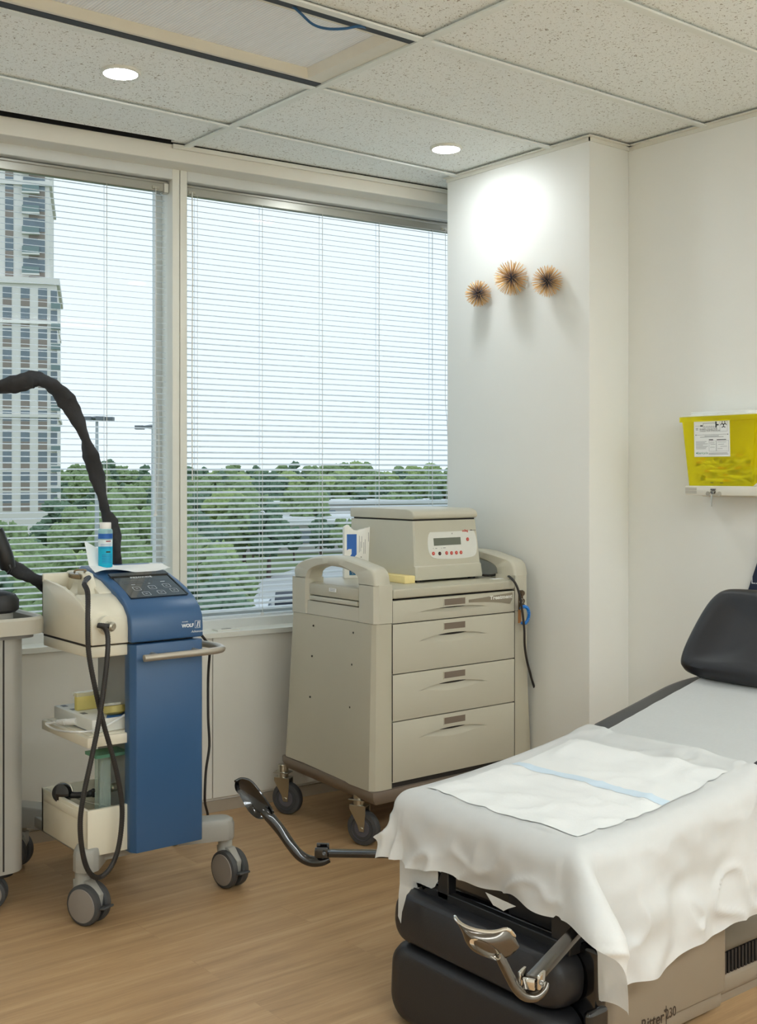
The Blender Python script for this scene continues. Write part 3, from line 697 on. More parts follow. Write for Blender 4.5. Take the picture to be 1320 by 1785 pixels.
# feet and twin castors
def foot(a, b_, wd, z0=.143, z1=.206):
    mb = MB(); a, b_ = Vector(a), Vector(b_); d_ = (b_ - a).normalized(); p = Vector((-d_.y, d_.x))
    L_ = (b_ - a).length
    o2 = [(0, -wd * .55), (L_ * .7, -wd * .5)] + [(L_ + wd * .5 * math.sin(math.radians(t)) - wd * .1, -wd * .5 * math.cos(math.radians(t))) for t in (20, 50, 90, 130, 160)] + [(L_ * .7, wd * .5), (0, wd * .55)]
    o3 = [tuple(a + d_ * q[0] + p * q[1]) for q in o2]
    ce = a + (b_ - a) * .5
    top = [tuple(ce + (Vector(q) - ce) * .86) for q in o3]
    mb.loft([[(*q, z0) for q in o3], [(*q, z1 - .02) for q in o3], [(*q, z1 - .006) for q in [tuple(ce + (Vector(q) - ce) * .955) for q in o3]], [(*q, z1) for q in top]])
    return B('foot', mb, grey_cast, bevel=.0025, seg=2)
def castor(ft, stem, ax_deg, trail_sign=1, brake=True):
    """twin-wheel castor: wheels turn about an axis at ax_deg in plan"""
    s = Vector((*stem, 0)); ax = Vector((math.cos(ax_deg), math.sin(ax_deg), 0)); fw = Vector((-ax.y, ax.x, 0)) * trail_sign
    cw = s + fw * .022 + Vector((0, 0, .0555)); r = .0555
    mb = MB(); mb.lathe([(.021, .15), (.021, .115), (.024, .10)], s, n=20)
    mb.loft([[s + ax * (t * .014) + Vector((0, 0, .118)) + fw * q for t, q in ((-1, -.024), (1, -.024), (1, .03), (-1, .03))], [cw + ax * (t * .009) + fw * q + Vector((0, 0, .03)) for t, q in ((-1, -.05), (1, -.05), (1, .045), (-1, .045))], [cw + ax * (t * .009) + fw * q + Vector((0, 0, -.01)) for t, q in ((-1, -.03), (1, -.03), (1, .04), (-1, .04))]])
    cs = B('castor', mb, grey_cast, ft, bevel=.003)
    for sd in (-1, 1):
        mb = MB(); a0 = cw + ax * sd * .009
        mb.lathe([(.03, 0), (r - .006, 0), (r - .001, .004), (r, .011), (r - .002, .019), (r - .008, .022), (r - .0095, .0215)], a0, ax * sd, n=40)
        mb.m(1).lathe([(r - .0095, .0213), (r - .011, .0235), (.02, .026), (.001, .0265)], a0, ax * sd, n=40)
        B('wheel', mb, [tyre, hub], ft)
    if brake:
        mb = MB(); q = cw + fw * .05 + Vector((0, 0, -.004)); mt = frame(q, ax, fw + Vector((0, 0, .25)))
        mb.box(-.02, .02, -.022, .022, -.003, .004, mt); mb.box(-.006, .006, -.055, -.01, -.02, .0, mt); B('brake_pedal', mb, tyre, ft, bevel=.003)
f1 = foot((1.415, 3.075), (1.348, 2.985), .074); castor(f1, (1.345, 3.0), math.radians(24), -1)
f2 = foot((1.66, 3.05), (1.795, 3.0), .07); castor(f2, (1.80, 3.008), math.radians(8), -1)
f3 = foot((1.43, 3.42), (1.365, 3.53), .074); castor(f3, (1.375, 3.53), math.radians(38), 1, False)
f4 = foot((1.60, 3.42), (1.70, 3.53), .074); castor(f4, (1.695, 3.53), math.radians(20), 1, False)
# ---- things lying on it
pm = paper_w
def towel(a, b_):
    x = 1.452 + .235 * a + .012 * b_; y = 3.155 + .1 * b_ - .02 * a
    z = .9305 + .20 * (y - 3.13) * (1 if y < 3.21 else 0) + (.016 if y >= 3.21 else 0)
    z = max(z, .936) + .0025 * noise.noise(Vector((a * 5, b_ * 5, 3)))
    if a < .25: z += (.25 - a) * .02 * b_
    if a < .35 and b_ > .55: z += (b_ - .55) * .16 * (1 - a / .35) ** .5
    z += .007 * math.sin(a * PI * 2.3 + b_) * (1 - b_) + .003
    return Vector((x, y, z))
mb = MB(); mb.grid(towel, 28, 18)
solo('paper_towel', mb, paper_w, 'white paper towel spread on top of the blue machine under the bottle', 'paper towel', org=(1.57, 3.2, .945))
bz = .949; bo = (1.508, 3.205, bz)
bt = thing('bottle', 'small clear bottle of bright blue liquid with a white cap on the paper towel', 'bottle', bo)
lq = see_thru('blue_liquid', (50, 212, 240), .15, .12, .4, (90, 225, 245)); cl = see_thru('clear_bottle_wall', (200, 236, 240), .55, .1, .1, (215, 245, 250))
mb = MB(); mb.lathe([(.018, 0), (.0205, .002), (.021, .006), (.021, .072), (.001, .073)], (0, 0, 0), n=32); obj('liquid', mb, lq, bt)
mb = MB(); mb.lathe([(.0212, .07), (.0212, .108), (.019, .113), (.0155, .115)], (0, 0, 0), n=32, cap=False); obj('glass_wall', mb, cl, bt)
mb = MB(); mb.lathe([(.0162, .112), (.0168, .113), (.0168, .131), (.016, .1325), (.001, .133)], (0, 0, 0), n=32); obj('cap', mb, M('cap_white', (242, 240, 236), .35), bt)
vd = math.atan2(-bo[1], -bo[0])
def wrap(z0_, z1_, a0, a1, rad, mi):
    mb.m(mi); n = 12
    for k in range(n):
        t0_, t1_ = vd + math.radians(a0 + (a1 - a0) * k / n), vd + math.radians(a0 + (a1 - a0) * (k + 1) / n)
        mb.poly([(rad * math.cos(t), rad * math.sin(t), z) for t, z in ((t0_, z0_), (t1_, z0_), (t1_, z1_), (t0_, z1_))])
mb = MB(); wrap(.062, .082, -75, 70, .02135, 0); wrap(.085, .100, -80, 75, .02145, 1); wrap(.076, .0795, 5, 45, .02155, 2); wrap(.044, .0485, 5, 42, .0214, 3)
for k in range(6): wrap(.014 + k * .0045, .0152 + k * .0045, -30, 55, .0214, 1)
for k in range(3): wrap(.058 + k * .005, .0592 + k * .005, -40, 48, .0216, 1)
obj('label_print', mb, [M('bottle_label_white', (226, 238, 242), .4), ink_blue, M('maroon_print', (150, 60, 70), .5), M('dark_green_print', (36, 66, 60), .5)], bt)
# power strip, cord, gel pads and folder on the middle shelf
SZ = .5095
ps = thing('power_strip', 'white power supply box with a plugged cord on the middle shelf of the blue cart', 'power supply', (1.45, 3.13, SZ))
O2 = (1.45, 3.13, SZ)
mb = MB(); mb.box(1.372, 1.60, 3.0, 3.262, SZ, SZ + .038); obj('case', mb, M('supply_white', (220, 220, 212), .4), ps, org=O2, bevel=.004)
mb = MB()
for y in (3.10, 3.17, 3.235): mb.box(1.385, 1.40, y - .012, y + .012, SZ + .0381, SZ + .0386)
mb.box(1.3705, 1.3722, 3.02, 3.13, SZ + .003, SZ + .005); obj('sockets', mb, ink_grey, ps, org=O2)
mb = MB(); mb.tube([(1.372, 3.10, SZ + .018), (1.352, 3.13, SZ + .014)], [.0105, .0085], 12)
pk = [Vector((1.352, 3.13, SZ + .014)), Vector((1.338, 3.17, SZ + .010)), Vector((1.331, 3.19, SZ + .003))]
for i in range(7): q = i / 7; p = pk[0] * (1 - q) + pk[1] * q; mb.cyl(p, p + (pk[1] - pk[0]).normalized() * .0035, .0095 - .0006 * i, n=12)
mb.tube([pk[1], pk[2], PX(80, 1262, 1.326), PX(97, 1272, 1.331), PY(130, 1276, 2.958), PY(170, 1272, 2.958), PY(200, 1257, 2.965), PY(222, 1243, 3.0)], .003, 8, sub=5); obj('cord', mb, M('white_cord', (226, 226, 222), .4), ps, org=O2)
gel = see_thru('yellow_gel', (234, 222, 150), .35, .25, .3, (250, 240, 180)); clr = see_thru('clear_cup', (236, 238, 226), .6, .1, .1)
g1_ = thing('gel_pad', 'round yellow gel pad in a clear tub lying tilted on the power supply box', 'gel pad', (1.452, 3.03, SZ + .038))
mt = Matrix.Translation((0, 0, .02)) @ Matrix.Rotation(-.18, 4, 'X')
mb = MB(); mb.loft([[mt @ Vector((.031 * k * math.cos(a), .031 * k * math.sin(a), z)) for a in [2 * PI * i / 28 for i in range(28)]] for k, z in ((.6, -.018), (.95, -.012), (1, -.002), (1, .006))]); obj('gel', mb, gel, g1_)
mb = MB(); mb.loft([[mt @ Vector((.036 * k * math.cos(a) - .01, .032 * k * math.sin(a), z)) for a in [2 * PI * i / 6 for i in range(6)]] for k, z in ((1, .008), (1.0, .0135), (.7, .016))]); obj('lid', mb, clr, g1_)
g2_ = thing('gel_pad', 'square yellow gel pad standing on edge at the back of the power supply box', 'gel pad', (1.425, 3.15, SZ + .038))
mb = MB(); mb.box(-.034, .034, -.009, .012, 0, .048); obj('gel', mb, gel, g2_, bevel=.003); mb = MB(); mb.box(-.036, .036, -.011, .014, .040, .051); obj('lid', mb, clr, g2_)
mb = MB(); mb.prism([(1.415, 3.0), (1.60, 3.004), (1.60, 3.13), (1.47, 3.1)], 'z', SZ + .0382, SZ + .0405)
solo('blue_folder', mb, M('blue_sheet', (38, 92, 150), .5), 'dark blue plastic sheet under the yellow gel pad', 'plastic sheet', org=(1.5, 3.05, SZ + .038))
# bottom tray contents
TZ = .1945
ap = thing('handpiece_applicator', 'black round-headed applicator lying across the bottom tray', 'applicator', (1.40, 3.17, TZ))
O3 = (1.40, 3.17, TZ)
hc_ = PY(108, 1382, 3.17); mb = MB(); mb.lathe([(.020, -.012), (.0275, -.01), (.029, 0), (.026, .010), (.014, .014)], hc_, (-.75, -.6, .1), n=28); obj('head', mb, black_gl, ap, org=O3)
mb = MB(); mb.lathe([(.0285, -.014), (.030, -.012), (.030, -.009), (.028, -.008)], hc_, (-.75, -.6, .1), n=28); obj('ring', mb, zinc, ap, org=O3)
mb = MB(); e2 = PY(158, 1383, 3.12); mb.tube([hc_ + Vector((.01, .0, 0)), hc_ * .6 + e2 * .4 + Vector((0, 0, -.006)), e2 - Vector((0, 0, .002))], [.015, .009, .008], 14, sub=4); mb.ball(e2, .010); mb.ball(e2 + Vector((.008, 0, .006)), .007); mb.ball(e2 + Vector((.009, 0, -.006)), .007); obj('grip', mb, black_pl, ap, org=O3)
ac = thing('acrylic_stand', 'clear acrylic stand with green glass top edges in the bottom tray', 'stand', (1.43, 3.06, TZ)); O4 = (1.43, 3.06, TZ)
acry = see_thru('clear_acrylic', (216, 224, 218), .72, .08, 0, (236, 246, 240)); gedge = see_thru('green_glass', (120, 176, 150), .55, .1, .1, (196, 230, 212))
mb = MB(); mb.box(1.385, 1.52, 3.0, 3.075, .438, .447); obj('glass_top', mb, gedge, ac, org=O4)
mb = MB(); mb.box(1.412, 1.444, 3.035, 3.04, TZ, .437); mb.box(1.412, 1.417, 3.04, 3.07, TZ, .437); mb.box(1.439, 1.444, 3.04, 3.07, TZ, .437); obj('post', mb, acry, ac, org=O4)
mb = MB(); mb.box(1.39, 1.47, 3.0, 3.09, TZ, TZ + .006); obj('foot', mb, acry, ac, org=O4)
mt_ = thing('metal_connector', 'knurled steel connector with a black cable in the bottom tray', 'connector', (1.48, 3.07, TZ)); O5 = (1.48, 3.07, TZ)
mb = MB(); mb.lathe([(.008, 0), (.012, .004), (.012, .02), (.010, .022), (.013, .024), (.013, .045), (.009, .05)], (1.452, 3.055, .335), (1, .15, .08), n=20); obj('barrel', mb, zinc, mt_, org=O5)
mb = MB(); mb.tube([(1.50, 3.06, .34), (1.52, 3.05, .32), (1.50, 3.03, .29), (1.44, 3.03, .275), (1.47, 3.06, .22)], .004, 8, sub=5); obj('cable', mb, rubber_hose, mt_, org=O5)
mb = MB(); mb.tube([(1.39, 3.16, .30), (1.41, 3.10, .292), (1.44, 3.05, .29), (1.46, 3.02, .287)], .003, 8, sub=4); mb.ball((1.39, 3.16, .301), .006); solo('metal_probe', mb, zinc, 'thin metal rod with a ball end leaning in the bottom tray', 'rod', org=(1.42, 3.1, .29))
# mains lead hanging at the back right of the machine
mb = MB(); mb.tube([PY(352, 1108, 3.12), PY(359, 1117, 3.15), PY(366, 1128, 3.2), PY(363, 1180, 3.24), PY(363, 1250, 3.24), PY(365, 1300, 3.24), PY(359, 1345, 3.24), PY(357, 1395, 3.24), PY(359, 1432, 3.3), Vector((1.86, 3.42, .006)), Vector((1.80, 3.5, .005))], .0042, 8, sub=6)
B('mains_lead', mb, rubber_hose)

# ================================================================== GREY CART AT THE LEFT EDGE
GO = (1.08, 3.3, 0)
gc = thing('laser_cart', 'grey column-shaped medical cart cut off by the left edge of the photo', 'medical cart', (GO[0] - .018, GO[1], 0))
def G(name, mb, mats, par=None, **k): return obj(name, mb, mats, par or gc, org=GO, **k)
silver = M('silver_panel', (178, 176, 168), .35, .25, var=.02)
mb = MB(); mb.prism(rrect(.40, .30, .05, 8, 1.09, 3.36), 'z', .10, .765); G('cabinet', mb, silver)
mb = MB(); a_ = PZ(5, 1300, .45)
mb.box(1.219, 1.223, 3.2078, 3.2108, .11, .76); G('cabinet_seam', mb, seam)
mb = MB()
o_, i_ = rrect(.50, .40, .07, 8, 1.09, 3.36), rrect(.46, .36, .055, 8, 1.09, 3.36)
mb.loft([[(*p, .775) for p in o_], [(*p, .815) for p in o_], [(*p, .822) for p in rrect(.49, .39, .066, 8, 1.09, 3.36)], [(*p, .822) for p in rrect(.47, .37, .058, 8, 1.09, 3.36)], [(*p, .815) for p in i_], [(*p, .775) for p in i_]], loop=True)
G('handle_rail', mb, M('rail_grey', (190, 186, 172), .38, .1))
mb = MB(); mb.prism(rrect(.42, .32, .05, 8, 1.11, 3.36), 'z', .76, .778); G('tray_floor', mb, M('tray_grey', (150, 152, 152), .5))
mb = MB(); mb.prism(rrect(.36, .27, .05, 8, 1.09, 3.36), 'z', .778, .835); G('head_base', mb, silver)
mb = MB(); mb.cushion(rrect(.40, .30, .06, 8, 1.085, 3.36), [(.01, 0), (0, .008), (0, .035), (.01, .05), (.04, .06), (.12, .066)], Matrix.Translation((0, 0, .832))); G('head_cover', mb, black_pl)
mb = MB(); mb.lathe([(.016, 0), (.016, .012), (.012, .018), (.001, .019)], (1.13, 3.36, .893), n=20); G('stop_button', mb, M('red_button', (200, 40, 34), .35))
mb = MB(); mb.prism(rrect(.36, .26, .04, 6, 1.09, 3.36), 'z', .085, .10); G('base', mb, black_pl)
for (x, y, an) in ((1.200, 3.25, 1.0), (.96, 3.28, .8), (1.20, 3.46, .5), (.96, 3.46, .7)):
    ax = Vector((math.cos(an), math.sin(an), 0)); r = .045; ctr = Vector((x, y, r))
    mb = MB(); mb.box(x - .015, x + .015, y - .015, y + .015, .05, .09); k = G('castor', mb, black_pl)
    for sd in (-1, 1):
        mb = MB(); mb.lathe([(.02, 0), (r - .003, 0), (r, .005), (r - .001, .014), (r - .008, .017)], ctr + ax * sd * .007, ax * sd, n=32); mb.m(1).lathe([(r - .008, .0165), (.02, .02), (.001, .0205)], ctr + ax * sd * .007, ax * sd, n=32); G('wheel', mb, [tyre, hub], k)
# sleeved hose of the grey cart: over the arm, down behind the blue machine and back
mb = MB()
hs = [PD(-40, 690, 3.45), PD(0, 676, 3.45), PD(35, 668, 3.45), PD(62, 661, 3.46), PD(84, 668, 3.46), PD(108, 688, 3.47), PD(127, 716, 3.48), PD(146, 757, 3.5), PD(157, 792, 3.52), PD(168, 825, 3.54), PD(177, 862, 3.55), PD(184, 890, 3.56), PD(194, 915, 3.57), PD(202, 940, 3.58), PD(203, 972, 3.58), PD(200, 1010, 3.6), PD(180, 1060, 3.62), PD(140, 1075, 3.6), PD(105, 1050, 3.56), PD(75, 1018, 3.5), PD(48, 1003, 3.45), PD(20, 988, 3.40), PD(6, 975, 3.36)]
hr = [.022, .0225, .023, .0215, .024, .0235, .022, .0165, .0215, .0195, .0175, .0155, .0185, .0175, .0165, .016, .016, .016, .018, .021, .019, .017, .016]
pp, rr_ = smooth_path(hs, 9, hr)
rr_ = [r * (1 + .05 * math.sin(i * .55) + .04 * math.sin(i * 1.3 + 1)) for i, r in enumerate(rr_)]
mb.tube(pp, rr_, 14)
for i, v in enumerate(mb.bm.verts):                          # the sleeve is twisted, flat side turning along it
    k_ = min(i // 14, len(pp) - 1); v.co = pp[k_] + (v.co - pp[k_]) * (1 + .24 * math.cos(2 * (2 * PI * (i % 14) / 14 + k_ * .11)))
for v in mb.bm.verts: v.co += Vector((1, 1, 1)) * .003 * noise.noise(v.co * 28)
obj('sleeved_hose', mb, sleeve_mat, gc, org=gc.location, angle=80)
mb = MB(); mb.tube([PD(14, 990, 3.36), PD(8, 968, 3.35), PD(-10, 925, 3.34)], [.021, .024, .025], 12, sub=3); mb.tube([PD(16, 985, 3.33), PD(19, 992, 3.33), PD(14, 1000, 3.34)], .004, 8, sub=3); obj('hose_grip', mb, black_pl, gc, org=gc.location)
# ================================================================== BEIGE DRAWER CART
TO = (2.676, 3.2, 0)
tcart = thing('drawer_cart', 'tall beige medical cart with four drawers and arched side handles by the pillar', 'medical cart', TO)
def T(name, mb, mats, par=None, **k): return obj(name, mb, mats, par or tcart, org=TO, **k)
X0, X1, YT, YR = 2.396, 2.956, 2.95, 3.45
XC = (X0 + X1) / 2
WT_Z = .848
def side(sgn):
    """sgn -1 left, +1 right; q(x) mirrors the left-hand x across the cart"""
    q = (lambda x: x) if sgn < 0 else (lambda x: 2 * XC - x + .004)
    fl = .012 if sgn < 0 else .034
    def sec(z):  # plan outline of the side shell at height z
        k = (.74 - z) / .55
        return [(q(X0 - .001), YT + .002), (q(2.350), YT), (q(2.335 - fl * k * .5), YT + .006), (q(2.327 - fl * k), YT + .022), (q(2.325 - fl * k), YT + .10 + .025 * k), (q(2.331 - fl * k), YT + .125 + .03 * k), (q(2.332 - fl * k), YR - .10 - .0 * k), (q(2.327 - fl * k), YR - .075 + .02 * k), (q(2.327 - fl * k), YR - .03 + .03 * k), (q(2.34 - fl * k), YR - .01 + .035 * k), (q(2.37), YR + .035 * k), (q(X0), YR + .035 * k)]
    zz = [.198, .30, .40, .50, .60, .68, .737]
    mb = MB(); mb.loft([[(*p, z + (.024 * max(0, min(1, (p[1] - 3.02) / .40)) if z < .2 else 0)) for p in sec(z)] for z in zz])
    s_ = T('side_panel', mb, beige, angle=25)
    mb = MB()
    for y in (3.30, 3.07):
        for z in (.70, .594, .452): mb.lathe([(.0035, 0), (.0035, .0022), (.0015, .003)], (q(2.331 - fl * (.74 - z) / .55), y + (.74 - z) * .05, z), (sgn, 0, 0), n=10)
    T('screws', mb, seam, s_)
    # upper shell with arch handle, outline in (y, z)
    px = lambda u, v: PX(u, v, 2.352)
    outer = [(px(u, v).y, px(u, v).z) for u, v in ((521.7, 990), (532, 979), (546.7, 972.8), (562, 969.5), (580, 968.5), (597, 970), (613, 973), (638, 983), (660, 995))]
    outer = [(YR - .01, .737), (YR - .022, .80), (YR - .035, .855)] + outer + [(YT + .015, .888), (YT + .003, .875), (YT, .86), (YT, .737)]
    inner = [(3.335, .862), (3.325, .885), (3.30, .899), (3.25, .910), (3.19, .913), (3.13, .909), (3.08, .899), (3.055, .885), (3.05, .862)]
    xa, xb = q(2.326), q(2.395)
    # arch band
    mb = MB(); n = len(inner)
    po = [(YR - .03, .862)] + outer[2:12] + [(YT + .002, .862)]
    po2, _ = smooth_path([Vector((a, b_, 0)) for a, b_ in po], 3); pi2, _ = smooth_path([Vector((a, b_, 0)) for a, b_ in inner], 4)
    N = 40
    def resamp(P):
        L_ = [0]
        for a, b_ in zip(P, P[1:]): L_.append(L_[-1] + (b_ - a).length)
        out = []
        for i in range(N):
            t_ = L_[-1] * i / (N - 1); j = 0
            while j < len(L_) - 2 and L_[j + 1] < t_: j += 1
            f_ = (t_ - L_[j]) / max(1e-9, L_[j + 1] - L_[j]); out.append(P[j].lerp(P[j + 1], f_))
        return out
    A, Bn = resamp(po2), resamp(pi2)
    bv = .010
    rings = []
    for a, b_ in zip(A, Bn):
        d_ = (b_ - a).normalized(); r_ = []
        for x, e_ in ((xa, bv), (xa + sgn * -.004, .004), (xa + sgn * -.010, 0), (xb + sgn * .010, 0), (xb + sgn * .004, .004), (xb, bv)):
            p = a + d_ * e_; r_.append((x, p.x, p.y))
        for x, e_ in ((xb, bv), (xb + sgn * .008, 0), (xa - sgn * .008, 0), (xa, bv)):
            p = b_ - d_ * e_; r_.append((x, p.x, p.y))
        rings.append(r_)
    mb.loft(rings)
    # legs of the arch down to the seam
    def leg(y0, y1): mb.prism([(xa, y0 + .012), (xa - sgn * .014, y0), (q(X0), y0), (q(X0), y1), (xa - sgn * .014, y1), (xa, y1 - .012)] , 'z', .7385, .864)
    leg(YT, 3.05); leg(3.335, YR - .012)
    mb.prism([(q(2.331), 3.045), (q(2.352), 3.045), (q(2.352), 3.34), (q(2.331), 3.34)], 'z', .7385, .785)
    h_ = T('handle', mb, beige_lt, angle=40)
    mb = MB(); mb.box(min(q(2.334), q(2.36)), max(q(2.334), q(2.36)), 3.05, 3.335, .806, .846); T('rail_edge', mb, beige, s_, bevel=.004)
    mb = MB(); mb.box(min(q(2.331), q(2.40)), max(q(2.331), q(2.40)), 3.055, 3.33, .788, .803); T('pull_out_shelf', mb, beige_lt, s_, bevel=.002)
    mb = MB(); mb.box(min(q(2.35), q(2.36)), max(q(2.35), q(2.36)), 3.05, 3.335, .78, .81); T('shelf_slot', mb, seam, s_)
side(-1); side(1)
mb = MB(); mb.box(2.3295, 2.331, 3.17, 3.21, .826, .838); mb.m(1)
for k in range(3): mb.box(2.3290, 2.3296, 3.175, 3.205, .829 + .003 * k, .8298 + .003 * k)
T('small_label', mb, [paper_w, ink_grey])
# carcass, worktop, base
mb = MB(); mb.box(X0 - .003, X1 + .006, YT + .012, YR - .02, .195, .812); T('carcass', mb, seam)
mb = MB(); mb.box(2.345, 2 * XC - 2.345, 2.962, YR - .012, .815, WT_Z); mb.box(X0 + .002, X1 - .0, YT - .004, 2.97, .8165, WT_Z - .001); T('worktop', mb, beige, bevel=.006, seg=3)
mb = MB(); mb.loft([[(2.335, 2.96, .150), (3.02, 2.96, .150), (3.02, 3.47, .172), (2.335, 3.47, .172)], [(2.318, 2.952, .172), (3.034, 2.952, .172), (3.034, 3.482, .198), (2.318, 3.482, .198)], [(2.316, 2.9505, .1965), (3.036, 2.9505, .1965), (3.036, 3.482, .2215), (2.316, 3.482, .2215)]]); T('plinth', mb, taupe, bevel=.006)
mb = MB(); mb.box(X1 + .001, X1 + .008, YT + .004, YT + .02, .2, .812); T('corner_gap', mb, seam)
# drawers
def drawer(z0, z1, first=False):
    N = 48; xl, xr = X0 + .0015, X1 - .001
    zt = z1 - .0018; zb = z0 + .0018
    a0, a1 = 2.508, 2.824; me_, mm_, hb = (.046, .036, .017) if first else (.066, .047, .030)
    cols = []
    xs_ = [xl + (a0 - xl) * i / 3 for i in range(3)] + [a0 + (a1 - a0) * i / N for i in range(N + 1)] + [a1 + (xr - a1) * i / 3 for i in range(1, 4)]
    wave = lambda x: 0.004 * math.exp(-((x - XC) / .09) ** 2)
    for x in xs_:
        t_ = (x - a0) / (a1 - a0)
        if 0 <= t_ <= 1: k = 1 - (2 * t_ - 1) ** 2; za = z1 - me_ + (me_ - mm_) * k; h = hb * k ** 1.6; d_ = .015 * k ** .9
        else: za = z1 - me_; h = 0; d_ = 0
        col = [(x, YT + .014, zt), (x, YT + .001, zt), (x, YT, zt - .002), (x, YT, za)]
        for s_ in (0, .2, .4, .6, .8, 1): col.append((x, YT + d_ * (1 - s_ ** 1.35), za - .0004 - h * s_))
        col += [(x, YT, zb + .002), (x, YT + .001, zb), (x, YT + .014, zb)]
        cols.append(col)
    mb = MB(); mb.loft(cols, cap=False, closed=False); dr = T('drawer', mb, beige_lt, angle=30)
    lx0, lx1 = 2.621, 2.717; lz = z1 - (.0095 if first else .014)
    mb = MB(); lh = .0215
    mb.box(lx0, lx1, YT - .0012, YT + .002, lz - lh, lz)
    mb.m(1)
    for a, c, e_, g in ((lx0 - .003, lx1 + .012, lz, lz + .0015), (lx0 - .003, lx1 + .003, lz - lh - .0022, lz - lh), (lx0 - .003, lx0, lz - lh, lz), (lx1, lx1 + .003, lz - lh, lz)): mb.box(a, c, YT - .0018, YT + .002, e_, g)
    T('label_holder', mb, [taupe, beige_lt], dr)
    return dr
dr1 = drawer(.7345, .8115, True); drawer(.569, .7345); drawer(.414, .569); drawer(.214, .414)
mb = MB(); m_ = frame((0, YT - .0006, 0), (1, 0, 0), (0, 0, 1))
mb.prism([(2.735, .7925), (2.80, .7955), (2.87, .8000), (2.943, .8045), (2.9455, .8020), (2.9435, .780), (2.932, .7655), (2.925, .7660), (2.89, .7725), (2.84, .7780), (2.79, .7810), (2.735, .783)], 'z', -.001, .0012, m_)
mb.m(1); text_into(mb, 'Treatment', .0182, frame((2.888, YT - .0020, .7915), (1, 0, .0), (0, 0, 1)), .0002, bold=.0006, sx=1.38)
T('name_badge', mb, [M('badge_taupe', (140, 130, 112), .45), M('badge_white', (232, 230, 222), .5)], dr1)
# castors
def wheel_big(x, y, an):
    ax = Vector((math.cos(an), math.sin(an), 0)); r = .0575; c = Vector((x, y, r)); fw = Vector((-ax.y, ax.x, 0))
    mb = MB(); top = c + fw * .018; mb.box(-.022, .022, -.03, .03, .003, .007, Matrix.Translation((top.x, top.y, .145)) @ Matrix.Rotation(an, 4, 'Z')); mb.cyl((top.x, top.y, .128), (top.x, top.y, .178), .019, n=18)
    for sd in (-1, 1):
        o = c + ax * sd * .017; pts = [(-.009, -.010), (.009, -.010), (.016, .012), (.046, .062), (.046, .074), (-.014, .074), (-.014, .05)]
        mb.prism([(p[0], p[1]) for p in pts], 'z', -.0015, .0015, frame(o, fw, (0, 0, 1)))
    top_ = c + fw * .016; mb.box(-.019, .019, -.03, .03, -.002, .002, Matrix.Translation((top_.x, top_.y, .131)) @ Matrix.Rotation(an, 4, 'Z'))
    mb.cyl(c - ax * .022, c + ax * .022, .006, n=12); k = T('castor', mb, zinc, bevel=.001, seg=1)
    mb = MB(); mb.lathe([(.01, -.013), (r - .018, -.013), (r - .017, -.016), (r - .004, -.014), (r, -.008), (r, .008), (r - .004, .014), (r - .017, .016), (r - .018, .013), (.01, .013)], c, ax, n=44)
    mb.m(1).lathe([(.012, -.0145), (r - .030, -.0155), (r - .029, -.0125), (r - .019, -.0125), (r - .018, -.0155), (r - .018, .0155), (r - .019, .0125), (r - .029, .0125), (r - .030, .0155), (.012, .0145)], c, ax, n=44)
    T('wheel', mb, [tyre, M('wheel_core', (88, 86, 92), .45)], k)
wheel_big(2.353, 3.497, .5); wheel_big(2.352, 3.045, .42); wheel_big(2.97, 3.42, .3); wheel_big(2.965, 3.03, .5)
# lock at the right front post
mb = MB()
for z in (.80, .772, .755): mb.cyl((2.985, 2.955, z), (2.985, 2.935, z), .009, n=16)
mb.box(2.975, 2.995, 2.945, 2.96, .735, .81); T('lock', mb, M('lock_bronze', (98, 82, 66), .4, .6))
kx = PY(908, 1052, 2.925)
kr = thing('key_ring', 'blue coiled key ring with a brown tag hanging from the lock of the drawer cart', 'keys', kx)
mb = MB(); c0 = PY(914, 1072, 2.922)
cp = [c0 + Vector((.024 * math.cos(a) + .0, 0, .030 * math.sin(a))) for a in [math.radians(130 - 250 * i / 16) for i in range(17)]]
spp, _ = smooth_path(cp, 8); sp_ = []
for i, p in enumerate(spp):
    d_ = (spp[min(i + 1, len(spp) - 1)] - spp[max(i - 1, 0)]).normalized(); n_ = Vector((0, 1, 0)); b_ = d_.cross(n_)
    sp_.append(p + (n_ * math.cos(i * 1.25) + b_ * math.sin(i * 1.25)) * .0048)
mb.tube(sp_, .0020, 6); obj('coil', mb, M('coil_blue', (30, 128, 214), .35), kr, org=kx)
mb = MB(); tg = PY(906, 1072, 2.928); mb.box(tg.x - .007, tg.x + .007, tg.y - .001, tg.y + .001, tg.z - .028, tg.z + .018); obj('tag', mb, M('tag_brown', (168, 112, 60), .5), kr, org=kx)
mb = MB(); k2 = PY(909, 1048, 2.925); mb.tube([k2 + Vector((.009 * math.cos(a), 0, .009 * math.sin(a))) for a in [2 * PI * i / 16 for i in range(17)]], .0011, 6); mb.box(k2.x - .004, k2.x + .004, k2.y - .001, k2.y + .001, k2.z - .032, k2.z - .006); k3 = PY(917, 1092, 2.922); mb.lathe([(.001, -.001), (.008, -.001), (.008, .001), (.001, .001)], k3, (.1, 1, 0), n=14); obj('key', mb, zinc, kr, org=kx)

